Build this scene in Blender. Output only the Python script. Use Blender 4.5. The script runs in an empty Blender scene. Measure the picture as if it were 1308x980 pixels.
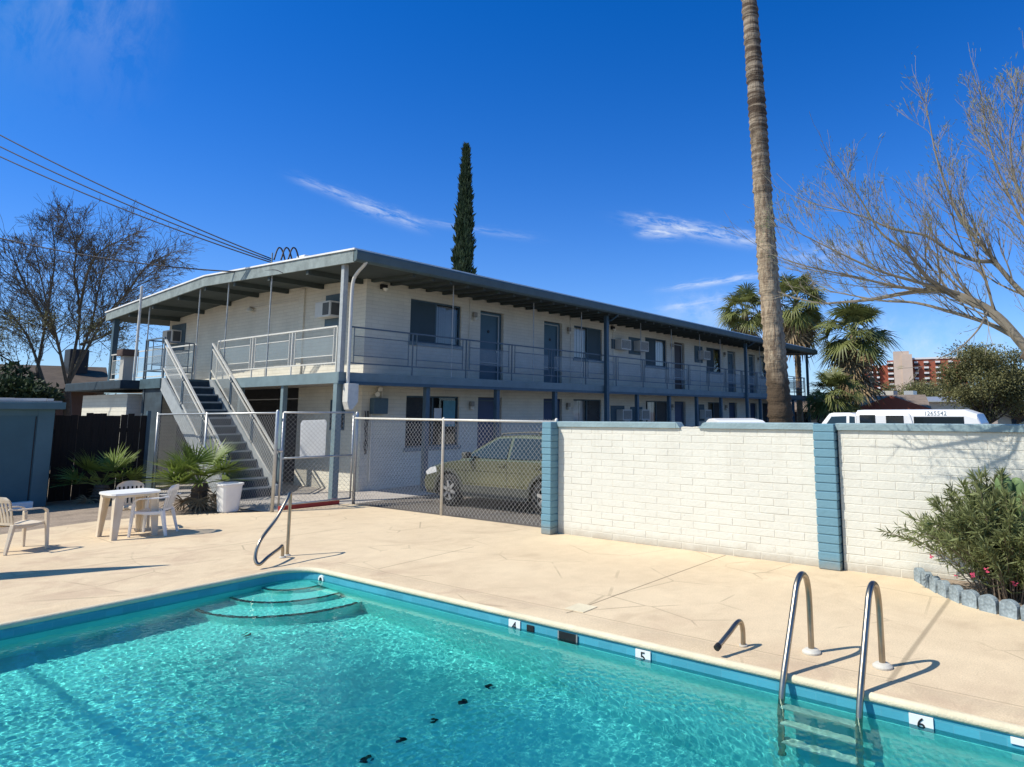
import bpy, math, random
import numpy as np
from mathutils import Vector, Matrix
from mathutils.geometry import tessellate_polygon

sc = bpy.context.scene
COL = sc.collection
rnd = random.Random(7)

# ------------------------------------------------------------------ camera
W0, H0 = 1308.0, 980.0
FPX, YAW, PITCH, ROLL, PX, PY, CAMH = 868.26, .6210, .1325, -.0034, 766.9, 410.8, 1.95
F_ = Vector((math.cos(YAW)*math.cos(PITCH), math.sin(YAW)*math.cos(PITCH), math.sin(PITCH)))
R0_ = Vector((math.sin(YAW), -math.cos(YAW), 0)); U0_ = R0_.cross(F_)
R_ = R0_*math.cos(ROLL)+U0_*math.sin(ROLL); U_ = U0_*math.cos(ROLL)-R0_*math.sin(ROLL)
cam = bpy.data.objects.new('camera', bpy.data.cameras.new('camera')); COL.objects.link(cam)
cam.data.sensor_width = 36; cam.data.lens = FPX/W0*36
cam.data.shift_x = -(PX-W0/2)/W0; cam.data.shift_y = (PY-H0/2)/W0
cam.data.clip_start = .1; cam.data.clip_end = 6000
mw = Matrix((R_, U_, -F_)).transposed().to_4x4(); mw.translation = (0, 0, CAMH); cam.matrix_world = mw
sc.camera = cam

# ------------------------------------------------------------------ world, sun, exposure
sc.view_settings.view_transform = 'Standard'; sc.view_settings.look = 'None'
sc.view_settings.gamma = 1; sc.view_settings.use_curve_mapping = False
sc.view_settings.exposure = 0.35
ELEV = math.radians(49)
SUN = Vector((-.82*math.cos(ELEV), .572*math.cos(ELEV), math.sin(ELEV))).normalized()
SKY_STRENGTH = .08
SKY_TINT = (1.0, 1.32, 1.86)
SKY_NEAR_SUN = (5.4, 2.8, 1.75)
world = bpy.data.worlds.new('World'); sc.world = world; world.use_nodes = True
sunl = bpy.data.lights.new('sun', 'SUN'); sun = bpy.data.objects.new('sun', sunl); COL.objects.link(sun)
sunl.energy = 4.3; sunl.angle = math.radians(.5); sunl.color = (1, .95, .86)
sun.rotation_euler = (-SUN).to_track_quat('-Z', 'Y').to_euler()
sunl.cycles.is_caustics_light = True
sc.cycles.max_bounces = 10; sc.cycles.transparent_max_bounces = 24
sc.cycles.sample_clamp_indirect = 4


def ray(px, py): return F_*FPX + R_*(px-PX) + U_*(PY-py)
def at_x(px, py, x): d = ray(px, py); return Vector((0, 0, CAMH)) + d*(x/d.x)
def at_y(px, py, y): d = ray(px, py); return Vector((0, 0, CAMH)) + d*(y/d.y)
def at_z(px, py, z): d = ray(px, py); return Vector((0, 0, CAMH)) + d*((z-CAMH)/d.z)
def at_d(px, py, dist):
    d = ray(px, py); return Vector((0, 0, CAMH)) + d*(dist/math.hypot(d.x, d.y))


def world_nodes():
    nt = world.node_tree; N = nt.nodes; L = nt.links
    bg = N['Background']; bg.inputs[1].default_value = SKY_STRENGTH
    sky = N.new('ShaderNodeTexSky'); sky.sky_type = 'NISHITA'; sky.sun_disc = False
    sky.sun_elevation = ELEV; sky.sun_rotation = math.atan2(SUN.x, SUN.y)
    sky.air_density = 1.0; sky.dust_density = .25; sky.ozone_density = 4.0; sky.altitude = 800
    hs = N.new('ShaderNodeHueSaturation'); hs.inputs['Saturation'].default_value = 1.38; hs.inputs['Value'].default_value = .92
    L.new(sky.outputs[0], hs.inputs['Color'])
    tc = N.new('ShaderNodeTexCoord')

    def math_(op, a, b=None):
        n = N.new('ShaderNodeMath'); n.operation = op
        for i, s in enumerate((a, b)):
            if s is None: continue
            if isinstance(s, (int, float)): n.inputs[i].default_value = s
            else: L.new(s, n.inputs[i])
        return n.outputs[0]

    def dot(v):
        n = N.new('ShaderNodeVectorMath'); n.operation = 'DOT_PRODUCT'
        L.new(tc.outputs['Generated'], n.inputs[0]); n.inputs[1].default_value = v
        return n.outputs['Value']
    total = None
    # cirrus wisps: start and end direction, half width, strength, noise frequency across
    wisps = [((372, 226), (470, 262), .007, .42, 0), ((440, 255), (545, 292), .009, .6, 1), ((520, 280), (690, 306), .006, .22, 2),
             ((800, 280), (985, 313), .010, .85, 3), ((812, 297), (870, 300), .008, .7, 4), ((845, 371), (1000, 348), .005, .62, 5),
             ((835, 398), (990, 372), .006, .42, 6), ((850, 400), (1010, 392), .024, .30, 7), ((990, 330), (1110, 318), .014, .45, 8),
             ((-60, -40), (210, 60), .085, .13, 9), ((850, 415), (1330, 470), .045, .28, 10)]
    for (a, b, w, s, seed) in wisps:
        A = ray(*a).normalized(); B = ray(*b).normalized()
        C = ((A+B)/2).normalized(); T = (B-A).normalized(); T = (T-C*T.dot(C)).normalized(); S = C.cross(T)
        hl = (B-A).length/2
        u = math_('DIVIDE', dot(T), hl); v = math_('DIVIDE', dot(S), w)
        comb = N.new('ShaderNodeCombineXYZ')
        L.new(math_('MULTIPLY', u, hl*30), comb.inputs[0]); L.new(math_('MULTIPLY', v, 1.1), comb.inputs[1]); comb.inputs[2].default_value = seed*7.3
        nz = N.new('ShaderNodeTexNoise'); nz.inputs['Scale'].default_value = 1.0; nz.inputs['Detail'].default_value = 9
        nz.inputs['Roughness'].default_value = .68; nz.inputs['Distortion'].default_value = .35
        L.new(comb.outputs[0], nz.inputs['Vector'])
        vw = math_('ADD', v, math_('MULTIPLY', math_('SUBTRACT', nz.outputs['Fac'], .5), 1.8))
        g = math_('MULTIPLY', math_('POWER', 2.718, math_('MULTIPLY', math_('MULTIPLY', vw, vw), -1.2)),
                  math_('POWER', 2.718, math_('MULTIPLY', math_('MULTIPLY', math_('MULTIPLY', u, u), math_('MULTIPLY', u, u)), -1.5)))
        nn = N.new('ShaderNodeMapRange'); nn.inputs['From Min'].default_value = .38; nn.inputs['From Max'].default_value = .72
        L.new(nz.outputs['Fac'], nn.inputs['Value'])
        front = math_('GREATER_THAN', dot(C), .3)
        g = math_('MULTIPLY', math_('MULTIPLY', g, nn.outputs[0]), math_('MULTIPLY', front, s))
        total = g if total is None else math_('ADD', total, g)
    tn = N.new('ShaderNodeVectorMath'); tn.operation = 'MULTIPLY'; L.new(hs.outputs[0], tn.inputs[0])
    sd = N.new('ShaderNodeMapRange'); sd.interpolation_type = 'SMOOTHSTEP'; sd.inputs['From Min'].default_value = .42; sd.inputs['From Max'].default_value = .98; L.new(dot(tuple(SUN)), sd.inputs['Value'])
    tm = N.new('ShaderNodeMix'); tm.data_type = 'RGBA'; L.new(sd.outputs[0], tm.inputs['Factor'])     # whiter, brighter sky round the sun
    tm.inputs['A'].default_value = (*SKY_TINT, 1); tm.inputs['B'].default_value = (*SKY_NEAR_SUN, 1); L.new(tm.outputs['Result'], tn.inputs[1])
    hz = math_('POWER', 2.718, math_('MULTIPLY', math_('ABSOLUTE', dot((0, 0, 1))), -9.0))
    hm = N.new('ShaderNodeMix'); hm.data_type = 'RGBA'; L.new(math_('MULTIPLY', hz, .68), hm.inputs['Factor']); L.new(tn.outputs[0], hm.inputs['A']); hm.inputs['B'].default_value = (5.2, 6.8, 8.4, 1)
    mix = N.new('ShaderNodeMix'); mix.data_type = 'RGBA'; mix.clamp_factor = True
    L.new(total, mix.inputs['Factor']); L.new(hm.outputs['Result'], mix.inputs['A'])
    mix.inputs['B'].default_value = (9.0, 9.6, 10.2, 1)
    L.new(mix.outputs['Result'], bg.inputs[0])


world_nodes()

# ------------------------------------------------------------------ materials
MATS = {}


def M(name, col, rough=.75, var=.12, scale=6, bump=0.0, bscale=60, metal=0.0, col2=None, spec=.4, detail=5, trans=0.0, speck=0, stretch=None):
    if name in MATS: return MATS[name]
    m = bpy.data.materials.new(name); m.use_nodes = True; MATS[name] = m
    nt = m.node_tree; N = nt.nodes; L = nt.links; b = N['Principled BSDF']
    b.inputs['Roughness'].default_value = rough; b.inputs['Metallic'].default_value = metal
    b.inputs['Specular IOR Level'].default_value = spec
    tc = N.new('ShaderNodeTexCoord'); vec = tc.outputs['Object']
    if stretch:
        mp = N.new('ShaderNodeMapping'); mp.inputs['Scale'].default_value = stretch; L.new(vec, mp.inputs[0]); vec = mp.outputs[0]
    nz = N.new('ShaderNodeTexNoise'); nz.inputs['Scale'].default_value = scale; nz.inputs['Detail'].default_value = detail
    nz.inputs['Roughness'].default_value = .65; L.new(vec, nz.inputs['Vector'])
    mr = N.new('ShaderNodeMapRange'); mr.inputs['From Min'].default_value = .3; mr.inputs['From Max'].default_value = .7; L.new(nz.outputs['Fac'], mr.inputs['Value'])
    mx = N.new('ShaderNodeMix'); mx.data_type = 'RGBA'
    c2 = col2 or tuple(min(1, c*(1+var)) for c in col); c1 = col if col2 else tuple(c*(1-var) for c in col)
    mx.inputs['A'].default_value = (*c1, 1); mx.inputs['B'].default_value = (*c2, 1); L.new(mr.outputs[0], mx.inputs['Factor'])
    out = mx.outputs['Result']
    if speck:
        n3 = N.new('ShaderNodeTexNoise'); n3.inputs['Scale'].default_value = speck; n3.inputs['Detail'].default_value = 2; L.new(vec, n3.inputs['Vector'])
        m3 = N.new('ShaderNodeMapRange'); m3.inputs['From Min'].default_value = .35; m3.inputs['From Max'].default_value = .65
        m3.inputs['To Min'].default_value = .82; m3.inputs['To Max'].default_value = 1.12; L.new(n3.outputs['Fac'], m3.inputs['Value'])
        mm = N.new('ShaderNodeVectorMath'); mm.operation = 'SCALE'; L.new(out, mm.inputs[0]); L.new(m3.outputs[0], mm.inputs['Scale']); out = mm.outputs[0]
    L.new(out, b.inputs['Base Color'])
    if bump:
        n2 = N.new('ShaderNodeTexNoise'); n2.inputs['Scale'].default_value = bscale; n2.inputs['Detail'].default_value = 4; L.new(vec, n2.inputs['Vector'])
        bp = N.new('ShaderNodeBump'); bp.inputs['Strength'].default_value = bump; bp.inputs['Distance'].default_value = .02
        L.new(n2.outputs['Fac'], bp.inputs['Height']); L.new(bp.outputs[0], b.inputs['Normal'])
    if trans:
        t = N.new('ShaderNodeBsdfTranslucent'); L.new(out, t.inputs['Color'])
        mxs = N.new('ShaderNodeMixShader'); mxs.inputs[0].default_value = trans
        o = N['Material Output']; L.new(b.outputs[0], mxs.inputs[1]); L.new(t.outputs[0], mxs.inputs[2]); L.new(mxs.outputs[0], o.inputs['Surface'])
    return m


def brick_mat(name, col, mort, bw, bh, bump=.5, var=.06, rough=.85, mortar=.012, stain=None):
    m = bpy.data.materials.new(name); m.use_nodes = True; MATS[name] = m
    nt = m.node_tree; N = nt.nodes; L = nt.links; b = N['Principled BSDF']; b.inputs['Roughness'].default_value = rough
    b.inputs['Specular IOR Level'].default_value = .25
    g = N.new('ShaderNodeNewGeometry'); s = N.new('ShaderNodeSeparateXYZ'); L.new(g.outputs['Position'], s.inputs[0])
    a = N.new('ShaderNodeMath'); L.new(s.outputs[0], a.inputs[0]); L.new(s.outputs[1], a.inputs[1])
    c = N.new('ShaderNodeCombineXYZ'); L.new(a.outputs[0], c.inputs[0]); L.new(s.outputs[2], c.inputs[1])
    br = N.new('ShaderNodeTexBrick'); br.inputs['Scale'].default_value = 1; br.inputs['Brick Width'].default_value = bw; br.inputs['Row Height'].default_value = bh
    br.inputs['Mortar Size'].default_value = mortar; br.inputs['Mortar Smooth'].default_value = .4
    br.inputs['Color1'].default_value = (*[x*(1-var) for x in col], 1); br.inputs['Color2'].default_value = (*[min(1, x*(1+var)) for x in col], 1); br.inputs['Mortar'].default_value = (*mort, 1)
    L.new(c.outputs[0], br.inputs['Vector'])
    nz = N.new('ShaderNodeTexNoise'); nz.inputs['Scale'].default_value = 1.3; nz.inputs['Detail'].default_value = 6; L.new(g.outputs['Position'], nz.inputs['Vector'])
    mr = N.new('ShaderNodeMapRange'); mr.inputs['From Min'].default_value = .3; mr.inputs['From Max'].default_value = .7; mr.inputs['To Min'].default_value = .9; mr.inputs['To Max'].default_value = 1.05
    L.new(nz.outputs['Fac'], mr.inputs['Value'])
    vm = N.new('ShaderNodeVectorMath'); vm.operation = 'SCALE'; L.new(br.outputs['Color'], vm.inputs[0]); L.new(mr.outputs[0], vm.inputs['Scale'])
    L.new(vm.outputs[0], b.inputs['Base Color'])
    iv = N.new('ShaderNodeMath'); iv.operation = 'MULTIPLY_ADD'; iv.inputs[1].default_value = -1; iv.inputs[2].default_value = 1; L.new(br.outputs['Fac'], iv.inputs[0])
    n2 = N.new('ShaderNodeTexNoise'); n2.inputs['Scale'].default_value = 40; L.new(g.outputs['Position'], n2.inputs['Vector'])
    ad = N.new('ShaderNodeMath'); ad.operation = 'MULTIPLY_ADD'; ad.inputs[1].default_value = .35; L.new(n2.outputs['Fac'], ad.inputs[0]); L.new(iv.outputs[0], ad.inputs[2])
    bp = N.new('ShaderNodeBump'); bp.inputs['Strength'].default_value = bump; bp.inputs['Distance'].default_value = .012
    L.new(ad.outputs[0], bp.inputs['Height']); L.new(bp.outputs[0], b.inputs['Normal'])
    return m


def screen_mat(name, col, cover, gloss=0.0):
    """porous sheet (expanded metal, insect screen) or clear glass: part transparent, part painted"""
    m = bpy.data.materials.new(name); m.use_nodes = True; MATS[name] = m
    nt = m.node_tree; N = nt.nodes; L = nt.links; b = N['Principled BSDF']; b.inputs['Base Color'].default_value = (*col, 1)
    b.inputs['Roughness'].default_value = .6 if not gloss else .03
    tc = N.new('ShaderNodeTexCoord'); nz = N.new('ShaderNodeTexNoise'); nz.inputs['Scale'].default_value = 2.2; nz.inputs['Detail'].default_value = 5
    L.new(tc.outputs['Object'], nz.inputs['Vector'])
    mr = N.new('ShaderNodeMapRange'); mr.inputs['To Min'].default_value = cover-.12; mr.inputs['To Max'].default_value = cover+.12; L.new(nz.outputs['Fac'], mr.inputs['Value'])
    t = N.new('ShaderNodeBsdfTransparent'); mx = N.new('ShaderNodeMixShader'); L.new(mr.outputs[0], mx.inputs[0])
    L.new(t.outputs[0], mx.inputs[1]); L.new(b.outputs[0], mx.inputs[2])
    res = mx.outputs[0]
    if gloss:
        gl = N.new('ShaderNodeBsdfGlossy'); gl.inputs['Roughness'].default_value = .02
        fr = N.new('ShaderNodeFresnel'); fr.inputs['IOR'].default_value = 1.6
        m2 = N.new('ShaderNodeMixShader'); L.new(fr.outputs[0], m2.inputs[0]); L.new(res, m2.inputs[1]); L.new(gl.outputs[0], m2.inputs[2]); res = m2.outputs[0]
    L.new(res, N['Material Output'].inputs['Surface'])
    return m


def deck_mat():
    m = bpy.data.materials.new('cool_deck'); m.use_nodes = True; MATS['deck'] = m
    nt = m.node_tree; N = nt.nodes; L = nt.links; b = N['Principled BSDF']; b.inputs['Roughness'].default_value = .9; b.inputs['Specular IOR Level'].default_value = .2
    g = N.new('ShaderNodeNewGeometry'); P = g.outputs['Position']

    def noise(scale, detail=5, dist=0.0, vec=P):
        n = N.new('ShaderNodeTexNoise'); n.inputs['Scale'].default_value = scale; n.inputs['Detail'].default_value = detail; n.inputs['Roughness'].default_value = .62
        n.inputs['Distortion'].default_value = dist; L.new(vec, n.inputs['Vector']); return n

    def rng(s, a, b_, c, d):
        n = N.new('ShaderNodeMapRange'); n.inputs['From Min'].default_value = a; n.inputs['From Max'].default_value = b_; n.inputs['To Min'].default_value = c; n.inputs['To Max'].default_value = d
        L.new(s, n.inputs['Value']); return n.outputs[0]

    def mul(a, c):
        n = N.new('ShaderNodeMath'); n.operation = 'MULTIPLY'; L.new(a, n.inputs[0])
        if isinstance(c, float): n.inputs[1].default_value = c
        else: L.new(c, n.inputs[1])
        return n.outputs[0]
    big = noise(.55, 6, .4); mid = noise(4, 6, .3); fine = noise(75, 3)
    mx = N.new('ShaderNodeMix'); mx.data_type = 'RGBA'; mx.inputs['A'].default_value = (.61, .475, .312, 1); mx.inputs['B'].default_value = (.70, .56, .375, 1)
    L.new(rng(big.outputs['Fac'], .3, .7, 0, 1), mx.inputs['Factor'])
    v = mul(rng(mid.outputs['Fac'], .3, .7, .94, 1.05), rng(fine.outputs['Fac'], .3, .7, .86, 1.1))
    # trowelled flagstone lines: thin, broken
    vo = N.new('ShaderNodeTexVoronoi'); vo.feature = 'DISTANCE_TO_EDGE'; vo.inputs['Scale'].default_value = 1.05; vo.inputs['Randomness'].default_value = .85
    mp = N.new('ShaderNodeMapping'); mp.inputs['Location'].default_value = (3.3, 1.2, 0); mp.inputs['Scale'].default_value = (1, .8, 0); L.new(P, mp.inputs[0]); L.new(mp.outputs[0], vo.inputs['Vector'])
    line = rng(vo.outputs['Distance'], .004, .011, 0, 1)
    br = noise(.9, 3); gate = rng(br.outputs['Fac'], .40, .52, 0, 1)
    mxl = N.new('ShaderNodeMath'); mxl.operation = 'MAXIMUM'; L.new(line, mxl.inputs[0]); L.new(gate, mxl.inputs[1])
    v = mul(v, rng(mxl.outputs[0], 0, 1, .70, 1))
    # control joints running across the deck, and grime along them
    s = N.new('ShaderNodeSeparateXYZ'); L.new(P, s.inputs[0])

    def joint(sock, pos, slope_sock, slope, lo, hi, dark, w=.010):
        a = N.new('ShaderNodeMath'); a.operation = 'MULTIPLY_ADD'; L.new(slope_sock, a.inputs[0]); a.inputs[1].default_value = -slope; L.new(sock, a.inputs[2])
        d = N.new('ShaderNodeMath'); d.operation = 'SUBTRACT'; L.new(a.outputs[0], d.inputs[0]); d.inputs[1].default_value = pos
        ab = N.new('ShaderNodeMath'); ab.operation = 'ABSOLUTE'; L.new(d.outputs[0], ab.inputs[0])
        k = rng(ab.outputs[0], w*.4, w, 0, 1)
        i1 = N.new('ShaderNodeMath'); i1.operation = 'LESS_THAN'; L.new(slope_sock, i1.inputs[0]); i1.inputs[1].default_value = lo
        i2 = N.new('ShaderNodeMath'); i2.operation = 'GREATER_THAN'; L.new(slope_sock, i2.inputs[0]); i2.inputs[1].default_value = hi
        m1 = N.new('ShaderNodeMath'); m1.operation = 'MAXIMUM'; L.new(i1.outputs[0], m1.inputs[0]); L.new(i2.outputs[0], m1.inputs[1])
        m2 = N.new('ShaderNodeMath'); m2.operation = 'MAXIMUM'; L.new(k, m2.inputs[0]); L.new(m1.outputs[0], m2.inputs[1])
        return rng(m2.outputs[0], 0, 1, dark, 1)
    for (pos, sl, lo, hi, dk, w) in ((4.49, -.029, 5.47, 8.85, .42, .014), (1.33, .004, 5.47, 8.4, .62, .03), (7.3, .03, 5.6, 7.3, .5, .012), (12.2, -.08, 3.6, 7.4, .75, .014), (10.9, -.05, 2, 7.2, .8, .03)):
        v = mul(v, joint(s.outputs[1], pos, s.outputs[0], sl, lo, hi, dk, w))
    v = mul(v, joint(s.outputs[0], 5.545, s.outputs[1], 0.0, -3, 8.2, .72, .012))
    sc_ = N.new('ShaderNodeVectorMath'); sc_.operation = 'SCALE'; L.new(mx.outputs['Result'], sc_.inputs[0]); L.new(v, sc_.inputs['Scale'])
    # brown stains
    st = noise(.8, 7, 1.2); stf = rng(st.outputs['Fac'], .55, .76, 0, .45)
    m3 = N.new('ShaderNodeMix'); m3.data_type = 'RGBA'; L.new(stf, m3.inputs['Factor']); L.new(sc_.outputs[0], m3.inputs['A']); m3.inputs['B'].default_value = (.40, .29, .19, 1)
    # worn pinkish coating near the pool edge, pale scuffs, dark specks
    wx = rng(s.outputs[0], 5.2, 6.3, 1, 0); wn = rng(noise(1.6, 7, .8).outputs['Fac'], .48, .66, 0, .5)
    m4 = N.new('ShaderNodeMix'); m4.data_type = 'RGBA'; L.new(mul(wx, wn), m4.inputs['Factor']); L.new(m3.outputs['Result'], m4.inputs['A']); m4.inputs['B'].default_value = (.43, .30, .21, 1)
    sp_ = rng(noise(38, 2).outputs['Fac'], .71, .74, 0, .6); spg = rng(noise(.7, 4).outputs['Fac'], .48, .62, 0, 1)
    m5 = N.new('ShaderNodeMix'); m5.data_type = 'RGBA'; L.new(mul(sp_, spg), m5.inputs['Factor']); L.new(m4.outputs['Result'], m5.inputs['A']); m5.inputs['B'].default_value = (.20, .15, .10, 1)
    L.new(m5.outputs['Result'], b.inputs['Base Color'])
    bp = N.new('ShaderNodeBump'); bp.inputs['Strength'].default_value = .5; bp.inputs['Distance'].default_value = .006
    L.new(fine.outputs['Fac'], bp.inputs['Height']); L.new(bp.outputs[0], b.inputs['Normal'])
    return m


def wall_paint(name, col, top):
    m = bpy.data.materials.new(name); m.use_nodes = True; MATS[name] = m
    nt = m.node_tree; N = nt.nodes; L = nt.links; b = N['Principled BSDF']; b.inputs['Roughness'].default_value = .8; b.inputs['Specular IOR Level'].default_value = .25
    g = N.new('ShaderNodeNewGeometry'); P = g.outputs['Position']; s = N.new('ShaderNodeSeparateXYZ'); L.new(P, s.inputs[0])

    def noise(sc_, st=(1, 1, 1), det=6, dist=0.0):
        mp = N.new('ShaderNodeMapping'); mp.inputs['Scale'].default_value = st; L.new(P, mp.inputs[0])
        n = N.new('ShaderNodeTexNoise'); n.inputs['Scale'].default_value = sc_; n.inputs['Detail'].default_value = det; n.inputs['Roughness'].default_value = .65; n.inputs['Distortion'].default_value = dist; L.new(mp.outputs[0], n.inputs['Vector']); return n.outputs['Fac']

    def rng(v, a, b_, c, d):
        n = N.new('ShaderNodeMapRange'); n.inputs['From Min'].default_value = a; n.inputs['From Max'].default_value = b_; n.inputs['To Min'].default_value = c; n.inputs['To Max'].default_value = d; L.new(v, n.inputs['Value']); return n.outputs[0]

    def mth(op, a, c):
        n = N.new('ShaderNodeMath'); n.operation = op; L.new(a, n.inputs[0])
        if isinstance(c, (int, float)): n.inputs[1].default_value = c
        else: L.new(c, n.inputs[1])
        return n.outputs[0]

    def mix(f, a, c):
        n = N.new('ShaderNodeMix'); n.data_type = 'RGBA'; L.new(f, n.inputs['Factor'])
        for k, v in (('A', a), ('B', c)):
            if isinstance(v, tuple): n.inputs[k].default_value = (*v, 1)
            else: L.new(v, n.inputs[k])
        return n.outputs['Result']
    base = mix(rng(noise(1.4), .3, .7, 0, 1), tuple(c*.94 for c in col), tuple(min(1, c*1.04) for c in col))
    base = mix(rng(noise(9), .58, .72, 0, .22), base, tuple(c*.72 for c in col))
    streak = rng(noise(2.2, (3.5, 3.5, .18), 5), .56, .74, 0, .30)                      # drips under the cap
    base = mix(mth('MULTIPLY', streak, rng(s.outputs[2], top-1.2, top-.05, 0, 1)), base, tuple(c*d for c, d in zip(col, (.66, .62, .55))))
    hgt = mth('ADD', s.outputs[2], mth('MULTIPLY', noise(5, (1, 1, 1), 6), -.22))         # splashed dirt at the foot
    base = mix(rng(hgt, -.10, .06, .55, 0), base, (.30, .235, .16))
    chip = rng(noise(24, (1, 1, 1), 3), .70, .73, 0, .75); base = mix(mth('MULTIPLY', chip, rng(noise(1.1), .5, .62, 0, 1)), base, (.40, .37, .32))
    L.new(base, b.inputs['Base Color'])
    bp = N.new('ShaderNodeBump'); bp.inputs['Strength'].default_value = .4; bp.inputs['Distance'].default_value = .02; L.new(noise(26, (1, 1, 1), 5), bp.inputs['Height']); L.new(bp.outputs[0], b.inputs['Normal'])


def palm_bark():
    m = bpy.data.materials.new('tall_trunk'); m.use_nodes = True; MATS['tall_trunk'] = m
    nt = m.node_tree; N = nt.nodes; L = nt.links; b = N['Principled BSDF']; b.inputs['Roughness'].default_value = .9; b.inputs['Specular IOR Level'].default_value = .2
    tc = N.new('ShaderNodeTexCoord'); sp_ = N.new('ShaderNodeSeparateXYZ'); L.new(tc.outputs['Object'], sp_.inputs[0])

    def noise(sc_, st, det=5):
        mp = N.new('ShaderNodeMapping'); mp.inputs['Scale'].default_value = st; L.new(tc.outputs['Object'], mp.inputs[0])
        n = N.new('ShaderNodeTexNoise'); n.inputs['Scale'].default_value = sc_; n.inputs['Detail'].default_value = det; n.inputs['Roughness'].default_value = .7; L.new(mp.outputs[0], n.inputs['Vector']); return n.outputs['Fac']

    def rng(v, a, b_, c, d):
        n = N.new('ShaderNodeMapRange'); n.inputs['From Min'].default_value = a; n.inputs['From Max'].default_value = b_; n.inputs['To Min'].default_value = c; n.inputs['To Max'].default_value = d; L.new(v, n.inputs['Value']); return n.outputs[0]

    def mixc(f, a, b_):
        n = N.new('ShaderNodeMix'); n.data_type = 'RGBA'; L.new(f, n.inputs['Factor'])
        for k, v in (('A', a), ('B', b_)):
            if isinstance(v, tuple): n.inputs[k].default_value = (*v, 1)
            else: L.new(v, n.inputs[k])
        return n.outputs['Result']
    patch = noise(1.6, (1, 1, .7)); rings = noise(1.5, (.5, .5, 6)); fib = noise(5, (3, 3, .5), 3)
    zz_ = N.new('ShaderNodeMath'); zz_.operation = 'MULTIPLY_ADD'; L.new(patch, zz_.inputs[0]); zz_.inputs[1].default_value = 4.0; L.new(sp_.outputs[2], zz_.inputs[2])
    lowc = mixc(rng(fib, .4, .62, 0, 1), (.47, .37, .25), (.23, .165, .11))
    lowc = mixc(rng(zz_.outputs[0], 4.4, 5.6, 1, 0), lowc, (.10, .07, .045))
    upc = mixc(rng(rings, .46, .60, 0, 1), (.085, .06, .042), (.34, .28, .21))
    upc = mixc(rng(fib, .5, .7, 0, .6), upc, (.06, .042, .03))
    c = mixc(rng(zz_.outputs[0], 8.6, 11.5, 0, 1), lowc, upc); L.new(c, b.inputs['Base Color'])
    ad = N.new('ShaderNodeMath'); ad.operation = 'ADD'; L.new(fib, ad.inputs[0]); L.new(rings, ad.inputs[1])
    bp = N.new('ShaderNodeBump'); bp.inputs['Strength'].default_value = .8; bp.inputs['Distance'].default_value = .04; L.new(ad.outputs[0], bp.inputs['Height']); L.new(bp.outputs[0], b.inputs['Normal'])


deck_mat()
M('coping', (.66, .575, .40), .8, .12, 3, .3, 60)
M('dirt', (.30, .235, .175), .95, .25, 2.5, .8, 30, speck=40)
M('asphalt', (.135, .118, .10), .95, .2, 1.2, .7, 70, speck=60)
M('concrete', (.42, .38, .33), .9, .12, 2, .3, 50, speck=50)
M('desert', (.27, .21, .15), .95, .3, .05, .3, 2)
M('plaster', (.25, .73, .68), .8, .10, 1.6)
brick_mat('pool_tile', (.07, .34, .43), (.10, .35, .43), .15, .075, .15, .10, .3, .003)
M('step_tile', (.012, .02, .03), .4)
brick_mat('building_block', (.685, .645, .53), (.615, .58, .475), .40, .10, .4, .03)
wall_paint('garden_block', (.665, .648, .565), 1.72)
M('garden_mortar', (.62, .59, .50), .9, .08, 6, .3, 40)
wall_paint('pillar_paint', (.145, .28, .345), 1.8)
M('cap_paint', (.24, .33, .35), .8, .15, 3, .4, 30)
M('trim', (.165, .225, .235), .6, .15, 2.5, .1, 20)
M('gutter_paint', (.085, .125, .13), .6, .15, 2.5)
M('trim_dark', (.05, .095, .125), .55, .15, 3)
M('post_blue', (.055, .10, .13), .5, .15, 3)
M('fascia_gray', (.22, .26, .25), .75, .3, 4, .2, 20)
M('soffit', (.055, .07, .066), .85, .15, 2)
M('roof_white', (.75, .75, .72), .8, .1, 2)
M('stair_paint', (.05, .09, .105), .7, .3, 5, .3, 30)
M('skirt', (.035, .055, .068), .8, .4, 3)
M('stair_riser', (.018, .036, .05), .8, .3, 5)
M('rail_gray', (.36, .38, .37), .45, .15, 10)
M('rail_navy', (.085, .12, .15), .5, .15, 6)
screen_mat('mesh_panel', (.25, .30, .31), .42)
screen_mat('stair_mesh', (.34, .36, .35), .46)
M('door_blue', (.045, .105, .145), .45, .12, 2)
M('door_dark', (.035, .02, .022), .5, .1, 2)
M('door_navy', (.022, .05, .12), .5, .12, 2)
M('reveal_dark', (.06, .075, .08), .7)
M('frame_light', (.42, .46, .46), .5, .08)
M('blind', (.84, .84, .80), .7, .05)
M('curtain', (.34, .30, .24), .85, .1, 5)
M('blind_gray', (.42, .45, .46), .7, .05)
screen_mat('glass', (.02, .03, .035), .12, 1.0)
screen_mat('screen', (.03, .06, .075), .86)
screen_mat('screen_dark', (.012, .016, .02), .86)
M('interior', (.05, .05, .05), .9)
M('ac_white', (.62, .61, .56), .55, .08, 4)
M('ac_dark', (.08, .085, .085), .6)
M('panel_blue', (.07, .12, .15), .6)
M('lamp_metal', (.28, .26, .22), .5)
M('lamp_glass', (.75, .72, .62), .3)
M('galv', (.50, .50, .48), .42, .12, 20, metal=.6)
M('galv_cream', (.66, .63, .55), .5, .1, 12, metal=.15)
M('wire_galv', (.46, .45, .43), .45, .1, 30, metal=.4)
M('steel', (.38, .325, .255), .33, .25, 5, metal=1.0, bump=.05, bscale=25)
M('flange', (.55, .52, .45), .5)
M('white_sign', (.78, .78, .76), .6, .05)
M('board_white', (.85, .85, .84), .6, .03, trans=.8)
M('plastic', (.60, .48, .33), .45, .12, 3, col2=(.70, .62, .49))
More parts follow.
